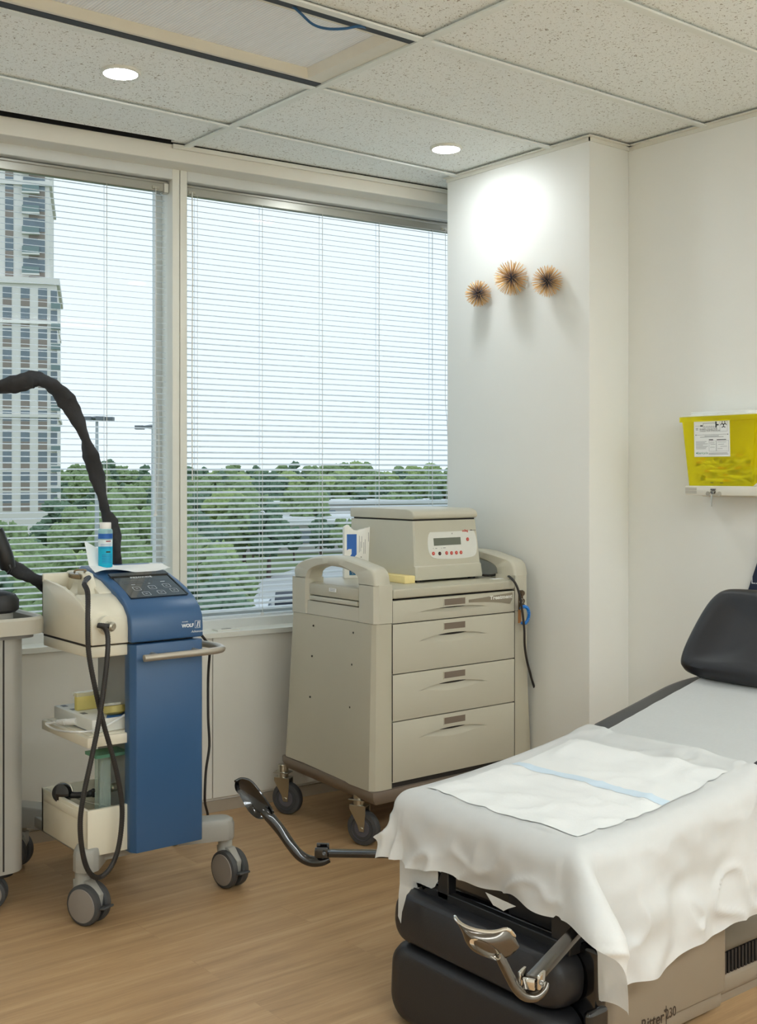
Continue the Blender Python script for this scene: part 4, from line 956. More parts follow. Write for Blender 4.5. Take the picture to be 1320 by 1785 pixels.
# ------------------------------------------------------------------ centrifuge on the worktop
CO = (2.75, 3.26, WT_Z)
ce = thing('centrifuge', 'grey-beige benchtop lab machine with white button panel on top of the drawer cart', 'lab machine', CO)
def Cc(name, mb, mats, par=None, **k): return obj(name, mb, mats, par or ce, org=CO, **k)
cb = M('centrifuge_body', (196, 192, 174), .36, var=.02, bump=.05, bscale=500)
yb0, yb1 = 3.07, 3.095
A0, B0, A1, B1 = PY(726, 1010, yb0), PY(842.5, 1003.5, yb0), PY(721, 909, yb1), PY(830, 904.5, yb1)
zb0 = WT_Z + .009; zt0 = (A1.z + B1.z) / 2; zle = zb0 + .037
YBK = 3.452
mb = MB()
A0.z = B0.z = zb0; A1.z = B1.z = zt0
lp = lambda P, Q, t_: P + (Q - P) * t_
AL, BL = lp(A0, A1, .24), lp(B0, B1, .24)
def ringc(P, Q, dy=0, ch=.006): return [(P.x + ch, P.y + dy, P.z), (Q.x - ch, Q.y + dy, Q.z), (Q.x, Q.y + dy + ch, Q.z), (Q.x, YBK, Q.z), (P.x, YBK, P.z), (P.x, P.y + dy + ch, P.z)]
mb.loft([ringc(A0, B0), ringc(lp(A0, A1, .04), lp(B0, B1, .04), -.002), ringc(lp(A0, A1, .22), lp(B0, B1, .22), -.002), ringc(AL, BL, .003), ringc(A1, B1)]); Cc('housing', mb, cb)
mb = MB(); mb.box(A1.x + .004, B1.x - .004, yb1 + .006, YBK - .01, zt0 - .003, zt0 + .008); Cc('lid_gap', mb, seam)
zl0, zl1 = zt0 + .0055, PX(609.4, 884, 2.59).z
mb = MB(); xa, xb = A1.x - .004, B1.x + .004
pr = [(yb1 + .004, zl0), (yb1 - .003, zl0 + .004), (yb1 - .005, zl0 + .014), (yb1 + .002, zl0 + .026), (yb1 + .016, zl1 - .004), (yb1 + .035, zl1 - .001), (3.30, zl1), (YBK + .004, zl1 - .002), (YBK + .004, zl0)]
mb.prism(pr, 'x', xa, xb); Cc('lid', mb, beige_lt, bevel=.004, seg=3)
mb = MB()
for x in (A0.x + .03, B0.x - .03):
    for y in (3.10, 3.42): mb.cyl((x, y, WT_Z + .0003), (x, y, zb0 + .001), .014, n=16)
Cc('feet', mb, black_pl)
# front control panel
fx = Vector((1, 0, 0)); fu = (A1 - AL + (B1 - BL)).normalized(); po_ = (AL + BL) / 2
PM = lambda u, v, off=.0: frame(PY(u, v, 3.0), fx, fu)
nrm_ = fx.cross(fu).normalized()
def on_front(u, v, off):
    r = ray(u, v); o0 = (lp(A0, A1, .24) + Vector((0, .003, 0)))
    t_ = (o0 - EYEV).dot(nrm_) / r.dot(nrm_); return EYEV + r * t_ + nrm_ * off * (1 if nrm_.y < 0 else -1)
pc = [on_front(u, v, .0012) for u, v in ((743.5, 923.5), (828, 918.5), (833, 972), (747.5, 976))]
mid = sum(pc, Vector()) / 4; PMt = frame(mid, pc[1] - pc[0] + pc[2] - pc[3], pc[0] - pc[3] + pc[1] - pc[2]); inv = PMt.inverted()
pl = [tuple((inv @ p)[:2]) for p in pc]
mb = MB(); mb.prism(round_poly([(a[0] * .85 + b_[0] * .15, a[1] * .85 + b_[1] * .15) for a, b_ in [(pl[i], pl[(i + 1) % 4]) for i in range(4)] for a, b_ in ((a, b_), (b_, a))], 2), 'z', -.002, .001, PMt)
cp_ = Cc('control_panel', mb, M('panel_white', (226, 226, 218), .4))
def at_p(u, v): p = inv @ on_front(u, v, .0012); return p.x, p.y
mb = MB(); q0, q1 = at_p(755, 950), at_p(803.5, 936.5); xx = sorted((q0[0], q1[0])); q2, q3 = at_p(755, 938.5), at_p(803, 949)
mb.box(q2[0], q3[0], min(q2[1], q3[1]), max(q2[1], q3[1]), .0005, .0018, PMt); Cc('display', mb, M('lcd_grey_green', (108, 112, 100), .25), cp_)
for u, v, mi in ((755, 965, 0), (766, 965, 1), (778, 964, 0), (786.5, 964, 0), (795, 963.5, 0), (803, 963, 0), (814.5, 940, 0)):
    mb = MB(); x, y = at_p(u, v); mb.lathe([(.0065, 0), (.0065, .0014), (.0055, .0018), (.001, .0018)], PMt @ Vector((x, y, .0008)), PMt.to_3x3() @ Vector((0, 0, 1)), n=18)
    mb.m(1); mb.box(-.0012, .0012, -.0018, .0018, .0018, .0028, PMt @ Matrix.Translation((x, y, .0008))); Cc('button', mb, [ink_red if mi == 0 else ink, M('button_mark', (232, 170, 160) if mi == 0 else (150, 70, 64), .5)], cp_)
mb = MB(); x, y = at_p(810, 925); text_into(mb, 'ocling', .012, PMt @ Matrix.Translation((x, y, .0012)), .0002, bold=.0004)
mb.m(1); x, y = at_p(823, 924); mb.box(-.014, .014, -.0008, .0008, .001, .0014, PMt @ Matrix.Translation((x + .002, y - .0005, 0))); mb.box(-.014, -.004, -.0004, .002, .001, .0014, PMt @ Matrix.Translation((x + .002, y - .0005, 0)))
x, y = at_p(787.5, 930); mb.prism([(-.002, 0), (.001, -.003), (.001, .003)], 'z', .001, .0014, PMt @ Matrix.Translation((x, y, 0)))
mb.m(2)
for u, v, l in ((755, 956, .0012), (760, 956, .004), (769, 955.5, .0012), (774, 955, .006)): x, y = at_p(u, v); mb.box(-l, l, -.0010, .0010, .001, .0014, PMt @ Matrix.Translation((x, y, 0)))
Cc('panel_print', mb, [ink_red, ink, ink_grey], cp_)
mb = MB(); mb.tube([Vector((2.90, 3.40, .87)), Vector((2.935, 3.30, .857)), PZ(846, 1003, .856), PZ(868, 1001, .857), PZ(884, 1003, .860), PY(896, 1013, 2.93), PY(904, 1030, 2.915), PY(910, 1060, 2.912), PY(914, 1095, 2.912), PY(915, 1125, 2.92), PY(919, 1152, 2.935), PY(926, 1180, 2.95), PY(929.5, 1205, 2.99), Vector((3.062, 3.10, .5)), Vector((3.062, 3.25, .35))], .0042, 8, sub=6); Cc('power_cord', mb, rubber_hose)
# torn dressing packet beside it
bq = PZ(626, 1007, WT_Z); bx = thing('dressing_packet', 'torn white paper packet with a blue panel standing left of the lab machine', 'packet', bq, -.42)
bx.location = bq; bx.scale = (1.04, 1, 1.10)
Wd, Hh, Tk = .112, .176, .030
mb = MB()
top = [(-Wd / 2, .168), (-Wd / 2 + .010, .174), (-Wd / 2 + .016, .176), (-Wd / 2 + .022, .168), (-Wd / 2 + .034, .158), (-.006, .156), (.006, .160), (.018, .162), (.030, .166), (.040, .172), (Wd / 2, .170)]
mb.prism([(-Wd / 2, 0), (Wd / 2, 0)] + [(x, z) for x, z in top[::-1]], 'y', -Tk / 2, Tk / 2); pk_ = obj('wrapper', mb, M('packet_white', (236, 234, 226), .6, var=.03), bx, bevel=.002, seg=2)
mb = MB(); y_ = -Tk / 2 - .0004
def pr2(x0, x1, z0, z1, mi): mb.m(mi).box(x0, x1, y_, y_ + .001, z0, z1)
mb.m(0).prism([(-.047, .145), (-.012, .145), (-.012, .078), (-.021, .069), (-.036, .072), (-.030, .080), (-.030, .096), (-.040, .096), (-.047, .092)], 'y', y_, y_ + .001)
pr2(-.038, -.015, .010, .032, 3)
pr2(-.0285, -.0245, .0135, .0285, 4); pr2(-.034, -.019, .019, .0225, 4)
for x, a, c in ((-.003, .085, .14), (.002, .088, .12), (.006, .10, .138), (.013, .08, .118), (.018, .08, .128), (.030, .12, .15)): pr2(x, x + .0012, a, c, 2)
pr2(.041, .0455, .118, .138, 1)
for k in range(9): pr2(.041, .0465, .05 + k * .0068, .0525 + k * .0068, 1 if k % 2 else 2)
pr2(.002, .006, .068, .0705, 1)
obj('print', mb, [ink_blue, ink, ink_grey, M('teal_print', (20, 92, 130), .5), ink_white], pk_)
# yellow foam pad
fa, fb = PZ(714, 1019, WT_Z), PZ(630, 1008, WT_Z)
mb = MB(); d_ = (fa - fb); L_ = d_.length - .028; an = math.atan2(d_.y, d_.x)
mt2 = Matrix.Translation((fb.x, fb.y, WT_Z)) @ Matrix.Rotation(an, 4, 'Z'); mb.box(-.01, L_, 0, .045, .0003, .026, mt2)
solo('foam_pad', mb, M('yellow_foam', (244, 224, 158), .8, var=.05, scale=60, bump=.3, bscale=300), 'pale yellow foam block on the worktop in front of the lab machine', 'foam block', org=(fb.x, fb.y, WT_Z), bevel=.002)
mb = MB(); p = PZ(868, 1009, WT_Z); mb.box(p.x - .03, p.x + .03, p.y - .012, p.y + .012, WT_Z, WT_Z + .001, ); solo('paper_slip', mb, paper_w, 'small white paper slip on the right end of the cart worktop', 'paper', org=(p.x, p.y, WT_Z))
# ================================================================== STARBURST WALL ART
sm = bpy.data.materials.new('starburst_spikes'); sm.use_nodes = True; nt = sm.node_tree; b = nt.nodes['Principled BSDF']
tc = nt.nodes.new('ShaderNodeTexCoord'); ln = nt.nodes.new('ShaderNodeVectorMath'); ln.operation = 'LENGTH'; nt.links.new(tc.outputs['Object'], ln.inputs[0])
cr = nt.nodes.new('ShaderNodeValToRGB'); cr.color_ramp.elements[0].position = .017; cr.color_ramp.elements[0].color = (*lin((98, 108, 134)), 1); cr.color_ramp.elements[1].position = .040; cr.color_ramp.elements[1].color = (*lin((232, 186, 120)), 1)
nt.links.new(ln.outputs['Value'], cr.inputs[0]); nt.links.new(cr.outputs[0], b.inputs['Base Color']); b.inputs['Metallic'].default_value = .35; b.inputs['Roughness'].default_value = .4
def burst(u, v, r, label, seed):
    c = PX(u, v, XP - .036); t = thing('starburst_sculpture', label, 'wall art', c); R_ = random.Random(seed)
    mb = MB(); N = 230
    for i in range(N):
        z = 1 - 2 * (i + .5) / N; a = i * 2.399963; q = math.sqrt(1 - z * z)
        d = Vector((z, q * math.cos(a), q * math.sin(a))); d += Vector((R_.uniform(-.05, .05), R_.uniform(-.05, .05), R_.uniform(-.05, .05))); d.normalize()
        L = r * R_.uniform(.94, 1.03)
        if d.x * L > .033: L = .033 / d.x
        if L < r * .5: continue
        mb.tube([d * .004, d * L * .93, d * L], [.0011, .00095, .0003], 5)
    obj('spikes', mb, sm, t, angle=60)
    mb = MB(); mb.ball((0, 0, 0), r * .2); obj('core', mb, M('starburst_core', (58, 66, 84), .45, .3), t)
    mb = MB(); mb.cyl((0, 0, 0), (.0364, 0, 0), .004, n=10); obj('wall_pin', mb, zinc, t)
burst(834, 512, .0515, 'smallest and lowest of the three gold starburst sculptures, leftmost on the pillar', 1)
burst(892, 485, .0660, 'largest gold starburst sculpture, middle of the three on the pillar', 2)
burst(954.5, 490, .0580, 'right-hand gold starburst sculpture nearest the pillar corner', 3)
# ================================================================== SHARPS CONTAINER
XS = 3.16
SO = (3.22, 2.24, 1.19)
sh = thing('sharps_container', 'bright yellow sharps box with a white warning label on the right wall', 'sharps container', SO)
def Sx(name, mb, mats, par=None, **k): return obj(name, mb, mats, par or sh, org=SO, **k)
yel = see_thru('yellow_translucent_plastic', (255, 246, 10), .52, .25, .5, (255, 248, 130), var=.02)
mb = MB()
def rr3(w0, w1, x0, x1, r):
    return [(x, y) for x, y in rrect(x1 - x0, w1 - w0, r, 6, (x0 + x1) / 2, (w0 + w1) / 2)]
t_ = .002
o0, o1 = rr3(2.105, 2.365, XS + .006, 3.275, .018), rr3(2.092, 2.388, XS, 3.275, .018)
i0, i1 = rr3(2.107, 2.363, XS + .008, 3.273, .016), rr3(2.094, 2.386, XS + .002, 3.273, .016)
mb.loft([[(*p, 1.186) for p in o0], [(*p, 1.395) for p in o1], [(*p, 1.395) for p in rr3(2.086, 2.396, XS - .006, 3.278, .02)], [(*p, 1.411) for p in rr3(2.086, 2.396, XS - .006, 3.278, .02)]], cap=False); mb.poly([(*p, 1.186) for p in o0]); Sx('bin', mb, yel)
mb = MB(); mb.prism(rr3(2.09, 2.392, XS - .002, 3.277, .02), 'z', 1.4112, 1.416); mb.prism(rr3(2.15, 2.375, XS + .03, 3.265, .015), 'z', 1.416, 1.428)
for y in (2.20, 2.31): mb.box(XS + .02, XS + .03, y - .05, y + .05, 1.416, 1.421)
Sx('lid', mb, M('lid_white', (234, 236, 230), .4), bevel=.0015, seg=1)
mb = MB()
mb.prism(rr3(2.06, 2.368, XS - .006, 3.279, .012), 'z', 1.156, 1.187)
mb.box(3.255, 3.279, 2.06, 2.372, 1.15, 1.24); mb.prism([(2.06, 1.187), (2.112, 1.187), (2.095, 1.20), (2.088, 1.22), (2.06, 1.235)], 'x', XS - .004, XS + .02)
br_ = Sx('wall_bracket', mb, M('bracket_offwhite', (226, 222, 208), .4), bevel=.003, seg=2)
mb = MB()
for k in range(4): mb.box(XS - .0068, XS - .005, 2.318, 2.362, 1.163 + k * .005, 1.1655 + k * .005)
for y in (2.275, 2.232): mb.cyl((XS - .0069, y, 1.162), (XS - .004, y, 1.162), .0075, n=18)
Sx('bracket_marks', mb, M('bracket_shade', (176, 170, 156), .5), br_)
mb = MB(); mb.lathe([(.0075, 0), (.0075, .006), (.006, .008), (.001, .008)], (XS - .006, 2.2535, 1.168), (-1, 0, 0), n=18); mb.box(XS - .011, XS - .006, 2.245, 2.262, 1.174, 1.178); Sx('lock', mb, nickel, br_)
mb = MB(); kq = Vector((XS - .0145, 2.2545, 1.155)); mb.tube([kq + Vector((0, .006 * math.cos(a), .008 + .008 * math.sin(a))) for a in [2 * PI * i / 14 for i in range(15)]], .0008, 6); mb.box(kq.x - .0008, kq.x + .0008, kq.y - .003, kq.y + .003, kq.z - .012, kq.z + .002); mb.box(kq.x - .0008, kq.x + .0008, kq.y - .0015, kq.y + .0015, kq.z - .034, kq.z - .012); Sx('key', mb, zinc, br_)
# label
yl0, yl1 = 2.332, 2.197
LB = frame(((XS + .0001), (yl0 + yl1) / 2, 1.3395), (0, -1, 0), (-.028, 0, 1))
lw, lh = .135, .117
mb = MB(); mb.box(-lw / 2, lw / 2, -lh / 2, lh / 2, -.0006, .0004, LB); la = Sx('label', mb, M('label_white', (236, 238, 236), .5))
mb = MB(); Z_ = .0005; U = lambda x0, x1, y0, y1: mb.box(x0 * lw - lw / 2, x1 * lw - lw / 2, lh / 2 - y1 * lh, lh / 2 - y0 * lh, .0003, Z_, LB)
TX = lambda s, x, y, size, **k: text_into(mb, s, size, LB @ Matrix.Translation((x * lw - lw / 2, lh / 2 - y * lh, Z_)), .0001, **k)
U(.04, .20, .148, .153); U(.18, .25, .13, .165)
for y in (.08, .185): U(.26, .62, y, y + .008)
U(.26, .268, .09, .19)
for k in range(6): U(.30 + .05 * k, .305 + .05 * k, .15, .185)
U(.61, .645, .04, .21); U(.645, .70, .115, .15)
mb.m(1)
for a, c in ((.73, .94), ): U(a, c, .03, .035); U(a, c, .31, .315); U(a, a + .005, .03, .31); U(c - .005, c, .03, .31)
mb.m(0)
for k in range(3):
    a = PI / 2 + 2 * PI * k / 3; cx_, cy_ = .835 * lw - lw / 2 + .006 * math.cos(a), lh / 2 - .13 * lh + .006 * math.sin(a)
    ro = [(cx_ + .0068 * math.cos(t), cy_ + .0068 * math.sin(t)) for t in [a + math.radians(40 + 280 * i / 12) for i in range(13)]]
    ri = [(cx_ + .0042 * math.cos(t), cy_ + .0042 * math.sin(t)) for t in [a + math.radians(40 + 280 * i / 12) for i in range(13)]]
    mb.loft([[LB @ Vector((*p, Z_)) for p in ro], [LB @ Vector((*p, Z_)) for p in ri]], cap=False, closed=False)
U(.815, .855, .115, .145)
TX('SHARPS COLLECTOR', .41, .245, .0072); TX("COLLECTEUR D'AIGUILLES", .45, .292, .0064)
U(.05, .95, .395, .401); U(.04, .06, .385, .411); U(.94, .96, .385, .411)
mb.m(1); U(.3, .7, .425, .437); U(.17, .83, .453, .465); U(.05, .12, .21, .225); U(.05, .12, .245, .26)
for k, l in enumerate((.3, .26, .34, .2, .34, .3, .28)): U(.05, .05 + l, .58 + .032 * k, .59 + .032 * k)
for a, c, e_, g in ((.42, .62, .57, .85), (.63, .97, .56, .85)):
    U(a, c, e_, e_ + .005); U(a, c, g, g + .005); U(a, a + .005, e_, g); U(c - .005, c, e_, g)
for a, c, y in ((.44, .58, .62), (.46, .6, .66), (.66, .9, .60), (.68, .84, .66), (.74, .92, .72), (.66, .8, .78), (.45, .58, .74)): U(a, c, y, y + .008)
U(.41, .93, .90, .912); U(.41, .96, .93, .942); mb.m(0); U(.42, .54, .525, .55); U(.64, .9, .53, .55)
mb.m(2); TX('Stericycle', .24, .90, .0105); U(.05, .09, .885, .915); Sx('label_print', mb, [ink, ink_grey, ink_green], la)
mb = MB(); mb.box(XS + .0025, XS + .005, 2.225, 2.235, 1.196, 1.1975); mb.box(XS + .0025, XS + .005, 2.262, 2.272, 1.196, 1.1975); Sx('latch_slots', mb, ink)
# used syringes seen through the yellow plastic
sy_c = M('syringe_barrel', (236, 240, 226), .4); sy_d = M('syringe_plunger', (70, 74, 60), .5); sy_o = M('syringe_cap_orange', (232, 122, 40), .45)
sy = thing('syringe', 'used syringe lying among others inside the yellow sharps box', 'syringe', (0, 0, 0), group='syringes inside the sharps box')
mb = MB(); mb.cyl((-.04, 0, 0), (.03, 0, 0), .0062, n=10); mb.cyl((-.041, 0, 0), (-.039, 0, 0), .011, n=10); obj('barrel', mb, sy_c, sy)
mb = MB(); mb.cyl((-.065, 0, 0), (-.04, 0, 0), .0035, n=8); mb.cyl((-.066, 0, 0), (-.063, 0, 0), .008, n=8); obj('plunger', mb, sy_d, sy)
mb = MB(); mb.cyl((.03, 0, 0), (.055, 0, 0), .004, .0025, n=8); obj('cap', mb, sy_o, sy)
R_ = random.Random(5)
for i in range(22):
    s_ = sy if i == 0 else copy_tree(sy)
    row = i // 4; s_.location = (XS + .022 + .02 * (i % 4) + R_.uniform(-.004, .004), 2.235 + R_.uniform(-.055, .055), 1.204 + .0155 * row + R_.uniform(-.003, .003))
    s_.rotation_euler = (R_.uniform(-.35, .35) if row < 1 else R_.uniform(-.5, .5), 0, PI / 2 + R_.uniform(-.16, .16) + (PI if i % 3 == 0 else 0))
    s_.rotation_euler = (0, R_.uniform(-.25, .25) if row else R_.uniform(-.06, .06), s_.rotation_euler[2]); s_.scale = (.85,) * 3
# ================================================================== EXAM CHAIR (length along +X, foot end at the left)
HO = (2.05, 1.80, 0)
ch = thing('exam_chair', 'black padded medical exam chair with taupe pedestal and paper covers', 'exam chair', HO)
def H(name, mb, mats, par=None, **k): return obj(name, mb, mats, par or ch, org=HO, **k)
YN, YFR, XE = 1.52, 2.09, 1.70
def roll(z): return z
# pedestal
mb = MB(); mb.prism([(1.835, 1.60), (1.865, 1.572), (2.245, 1.572), (2.262, 1.59), (2.262, 2.04), (1.835, 2.04)], 'z', .055, .40); H('pedestal', mb, base_taupe, bevel=.008, seg=3)
mb = MB(); mb.box(1.845, 2.25, 1.585, 2.03, .018, .054); H('pedestal_foot', mb, base_taupe, bevel=.006)
mb = MB(); mb.prism([(1.76, 1.62), (2.62, 1.62), (2.66, 1.66), (2.66, 1.96), (2.62, 2.0), (1.76, 2.0)], 'z', 0, .02); H('floor_plate', mb, base_taupe)
tb = PY(1170, 1766, 1.571)
mb = MB(); Y_ = 1.5712
text_into(mb, '230', .0305, frame((tb.x, Y_, tb.z), (1, 0, 0), (0, 0, 1)), .0002, sx=.80)
tr = PY(1130, 1790, 1.571)
text_into(mb, 'Ritter', .036, frame((tb.x - .023, Y_, tb.z - .001), (1, 0, 0), (0, 0, 1)), .0002, align='RIGHT', sx=.9, bold=.0004)
text_into(mb, '\u00ae', .009, frame((tb.x - .0195, Y_, tb.z + .010), (1, 0, 0), (0, 0, 1)), .0002)
mb.box(tb.x - .0158, tb.x - .0148, Y_ - .0002, Y_ + .001, tb.z - .02, tb.z + .02)
H('printed_name', mb, brown_print)
mb = MB()
mb.prism([(2.27, .118), (2.27, .185), (2.31, .205), (2.38, .20), (2.62, .165), (2.66, .118)], 'y', 1.60, 1.98); H('rear_cover', mb, M('cover_grey_brown', (104, 98, 86), .45), bevel=.02, seg=3)
mb = MB(); mb.prism([(2.272, .018), (2.272, .072), (2.60, .07), (2.64, .05), (2.64, .018)], 'y', 1.61, 1.97); H('rear_base', mb, base_taupe, bevel=.015, seg=3)
mb = MB()
for k in range(26): mb.box(2.275 + k * .0135, 2.283 + k * .0135, 1.605, 1.975, .072, .122)
mb.box(2.272, 2.63, 1.615, 1.965, .068, .125); H('bellows', mb, black_pl)
# seat, back
mb = MB(); mb.cushion(rrect(.66, .55, .05, 6), [(.02, -.07), (.0, -.055), (0, -.02), (.008, -.006), (.03, 0), (.1, .002)], Matrix.Translation((2.03, 1.805, .482))); H('seat', mb, vinyl)
mb = MB(); mb.box(1.74, 2.30, 1.60, 2.02, .37, .42); H('seat_frame', mb, black_pl, bevel=.004)
BA = math.radians(13.0)
BMt = Matrix.Translation((2.27, 1.805, .528)) @ Matrix.Rotation(-BA, 4, 'Y')
bo_ = round_poly([(-.02, -.30), (.30, -.30), (.50, -.30), (.62, -.20), (.625, 0), (.62, .20), (.50, .30), (.30, .30), (-.02, .30)], 3)
mb = MB(); mb.cushion(bo_, [(.03, -.07), (.004, -.055), (0, -.035), (.004, -.018), (.02, -.004), (.045, .004), (.1, .006), (.2, .006)], BMt); H('backrest', mb, vinyl_grey)
mb = MB(); mb.cushion(round_poly([(0, -.27), (.5, -.27), (.57, 0), (.5, .27), (0, .27)], 3), [(.02, -.10), (0, -.09), (0, -.068)], BMt); H('back_shell', mb, black_pl)
# headrest
ho = Vector((2.775, 1.855, .790)); tl = math.radians(30)
HM = frame(ho, (0, -1, 0), (math.sin(tl), 0, math.cos(tl)))
hout = round_poly([(-.225, -.10), (-.19, -.135), (0, -.14), (.19, -.135), (.225, -.10), (.20, .06), (.165, .128), (.10, .14), (-.10, .14), (-.165, .128), (-.20, .06)], 3)
mb = MB(); mb.cushion(hout, [(.03, -.07), (.006, -.06), (0, -.035), (.005, -.014), (.018, -.002), (.035, .0015), (.055, -.002), (.085, -.010), (.125, -.014)], HM); H('headrest', mb, vinyl)
mb = MB(); mb.box(-.03, .03, -.20, .05, -.09, -.071, HM); mb.tube([ho + Vector((.06, 0, -.06)), ho + Vector((-.03, 0, -.18))], .02, 12); H('headrest_bar', mb, black_pl)
# leg section, folded down: narrow roll above a deep pad
mb = MB(); mb.cushion(rrect(.52, .108, .045, 8), [(.02, -.07), (.004, -.06), (0, -.03), (.002, -.012), (.012, .004), (.026, .012), (.046, .016)], frame((1.668, 1.790, .236), (0, -1, 0), (.10, 0, 1))); H('calf_roll', mb, vinyl)
mb = MB(); mb.cushion(rrect(.53, .172, .055, 8), [(.02, -.08), (.004, -.07), (0, -.04), (.002, -.02), (.012, -.002), (.028, .008), (.06, .013)], frame((1.657, 1.792, .092), (0, -1, 0), (.05, 0, 1))); H('leg_pad', mb, vinyl)
mb = MB(); mb.box(1.735, 1.765, 1.505, 2.03, .03, .30); mb.box(1.70, 1.76, 1.495, 1.515, .03, .19); H('leg_shell', mb, black_gl, bevel=.012, seg=3)
mb = MB()
mb.box(1.705, 1.74, 2.005, 2.03, .28, .42); mb.box(1.705, 1.74, 1.55, 1.60, .28, .42); mb.box(1.70, 1.72, 1.56, 2.02, .285, .305); mb.box(1.72, 1.735, 1.58, 1.98, .345, .372); mb.box(1.70, 1.725, 1.90, 1.935, .29, .42); mb.box(1.735, 1.75, 1.55, 1.75, .30, .42)
for y in (1.965, 1.88, 1.66): mb.cyl((1.70, y, .355), (1.735, y, .355), .008, n=12)
H('leg_linkage', mb, black_pl, bevel=.002, seg=1)
# stirrups
def stirrup(Tp, Bp, D, dep, neck, nr, bar, bsz, clev, bolt, m_cup, m_bar, oval=None):
    NS, NT = 26, 10
    tp, _ = smooth_path([Vector((*p, 0)) for p in Tp], 8); bp_, _ = smooth_path([Vector((*p, 0)) for p in Bp], 8)
    def at(P, s): x = s * (len(P) - 1); i = min(int(x), len(P) - 2); return P[i].lerp(P[i + 1], x - i)
    def cup(off):
        def f(s, t_):
            q = at(tp, s).lerp(at(bp_, s), t_); d = D(s) - dep * math.sin(PI * min(1, max(0, s))) ** .8 * (.55 + .45 * math.sin(PI * (t_ * .8 + .1))) + off
            return PD(q.x, q.y, d)
        return f
    mb = MB(); f0, f1 = cup(0), cup(.005)
    rows = [[f0(i / NS, j / NT) for j in range(NT + 1)] + [f1(i / NS, j / NT) for j in range(NT, -1, -1)] for i in range(NS + 1)]
    mb.loft(rows); c_ = H('heel_cup', mb, m_cup, angle=60)
    mb = MB(); mb.tube([f0(i / NS, 0.0) for i in range(NS + 1)], .0032, 8); H('cup_rim', mb, chrome if oval else m_cup, c_)
    if oval:
        (ou, ov), (ra, rb), ang = oval; pts = []; rings = []
        for k in (1.0, .8, .5, .2, .03):
            r_ = []
            for i in range(28):
                a = 2 * PI * i / 28; du, dv = ra * k * math.cos(a), rb * k * math.sin(a)
                u, v = ou + du * math.cos(ang) - dv * math.sin(ang), ov + du * math.sin(ang) + dv * math.cos(ang)
                r_.append(PD(u, v, D(.5) - dep * .99 - .003 + .012 * (1 - k * k)))
            rings.append(r_)
        mb = MB(); mb.loft(rings, cap=False); H('cup_window', mb, chrome, c_)
    mb = MB(); mb.tube([PD(*p) for p in neck], nr, 14, sub=5, flat=.7); H('stirrup_neck', mb, m_cup, c_)
    a, b_ = Vector(bar[0]), Vector(bar[1]); d_ = (b_ - a).normalized(); mt = frame(a, d_, (0, 0, 1)); L_ = (b_ - a).length
    mb = MB(); mb.box(0, L_, -bsz[0] / 2, bsz[0] / 2, -bsz[1] / 2, bsz[1] / 2, mt); br = H('stirrup_bar', mb, m_bar, bevel=.003, seg=2)
    mb = MB(); cm_ = frame(PD(*clev), d_, (0, 0, 1)); 
    for s_ in (-1, 1): mb.box(-.018, .012, -.010, .014, s_ * (bsz[1] / 2 + .004) - .003, s_ * (bsz[1] / 2 + .004) + .003, cm_)
    mb.box(-.020, -.012, -.012, .006, -.011, .011, cm_); H('hinge', mb, chrome if oval else m_bar, br, bevel=.0015, seg=2)
    mb = MB(); q = PD(*bolt); mb.lathe([(.0045, 0), (.0045, .002), (.0025, .0025), (.001, .002)], q, -ray(bolt[0], bolt[1]), n=16); H('bolt', mb, m_bar, br)
D2 = lambda s: 2.80 - .02 * s
stirrup([(410, 1362), (421, 1357), (436, 1361), (449, 1375), (460, 1390), (470, 1405), (476, 1416)], [(409, 1370), (411, 1378), (418, 1387), (425, 1400), (434, 1415), (449, 1427), (468, 1427)], D2, -.030,
        [(458, 1412, 2.79), (470, 1424, 2.785), (490, 1448, 2.78), (508, 1474, 2.77), (524, 1492, 2.765), (542, 1501, 2.76), (560, 1501, 2.755), (574, 1496, 2.755)], [.010, .013, .0125, .012, .0125, .0125, .012, .010], (tuple(PD(566, 1487, 2.74)), (1.83, 2.02, .335)), (.014, .027), (564, 1484, 2.742), (565, 1488, 2.715), black_gl, black_gl)
D1 = lambda s: 2.0 - .03 * s
stirrup([(793, 1598), (797, 1604), (806, 1612), (822, 1619), (845, 1624), (865, 1624), (880, 1620), (889, 1622), (897, 1632)], [(792, 1603), (799, 1612), (806, 1626), (812, 1642), (824, 1657), (848, 1669), (872, 1673), (892, 1665), (906, 1650)], D1, .030,
        [(868, 1660, 1.965), (876, 1676, 1.965), (888, 1700, 1.965), (900, 1722, 1.965), (916, 1735, 1.97), (934, 1735, 1.975), (948, 1724, 1.98), (953, 1712, 1.985)], [.011, .0125, .0125, .012, .0125, .0115, .0085, .005], (tuple(PD(928, 1708, 1.985)), (1.83, 1.58, .345)), (.013, .026), (928, 1706, 1.985), (944, 1713, 1.955), nickel, nickel, oval=((846, 1655), (31, 11.5), math.radians(31)))

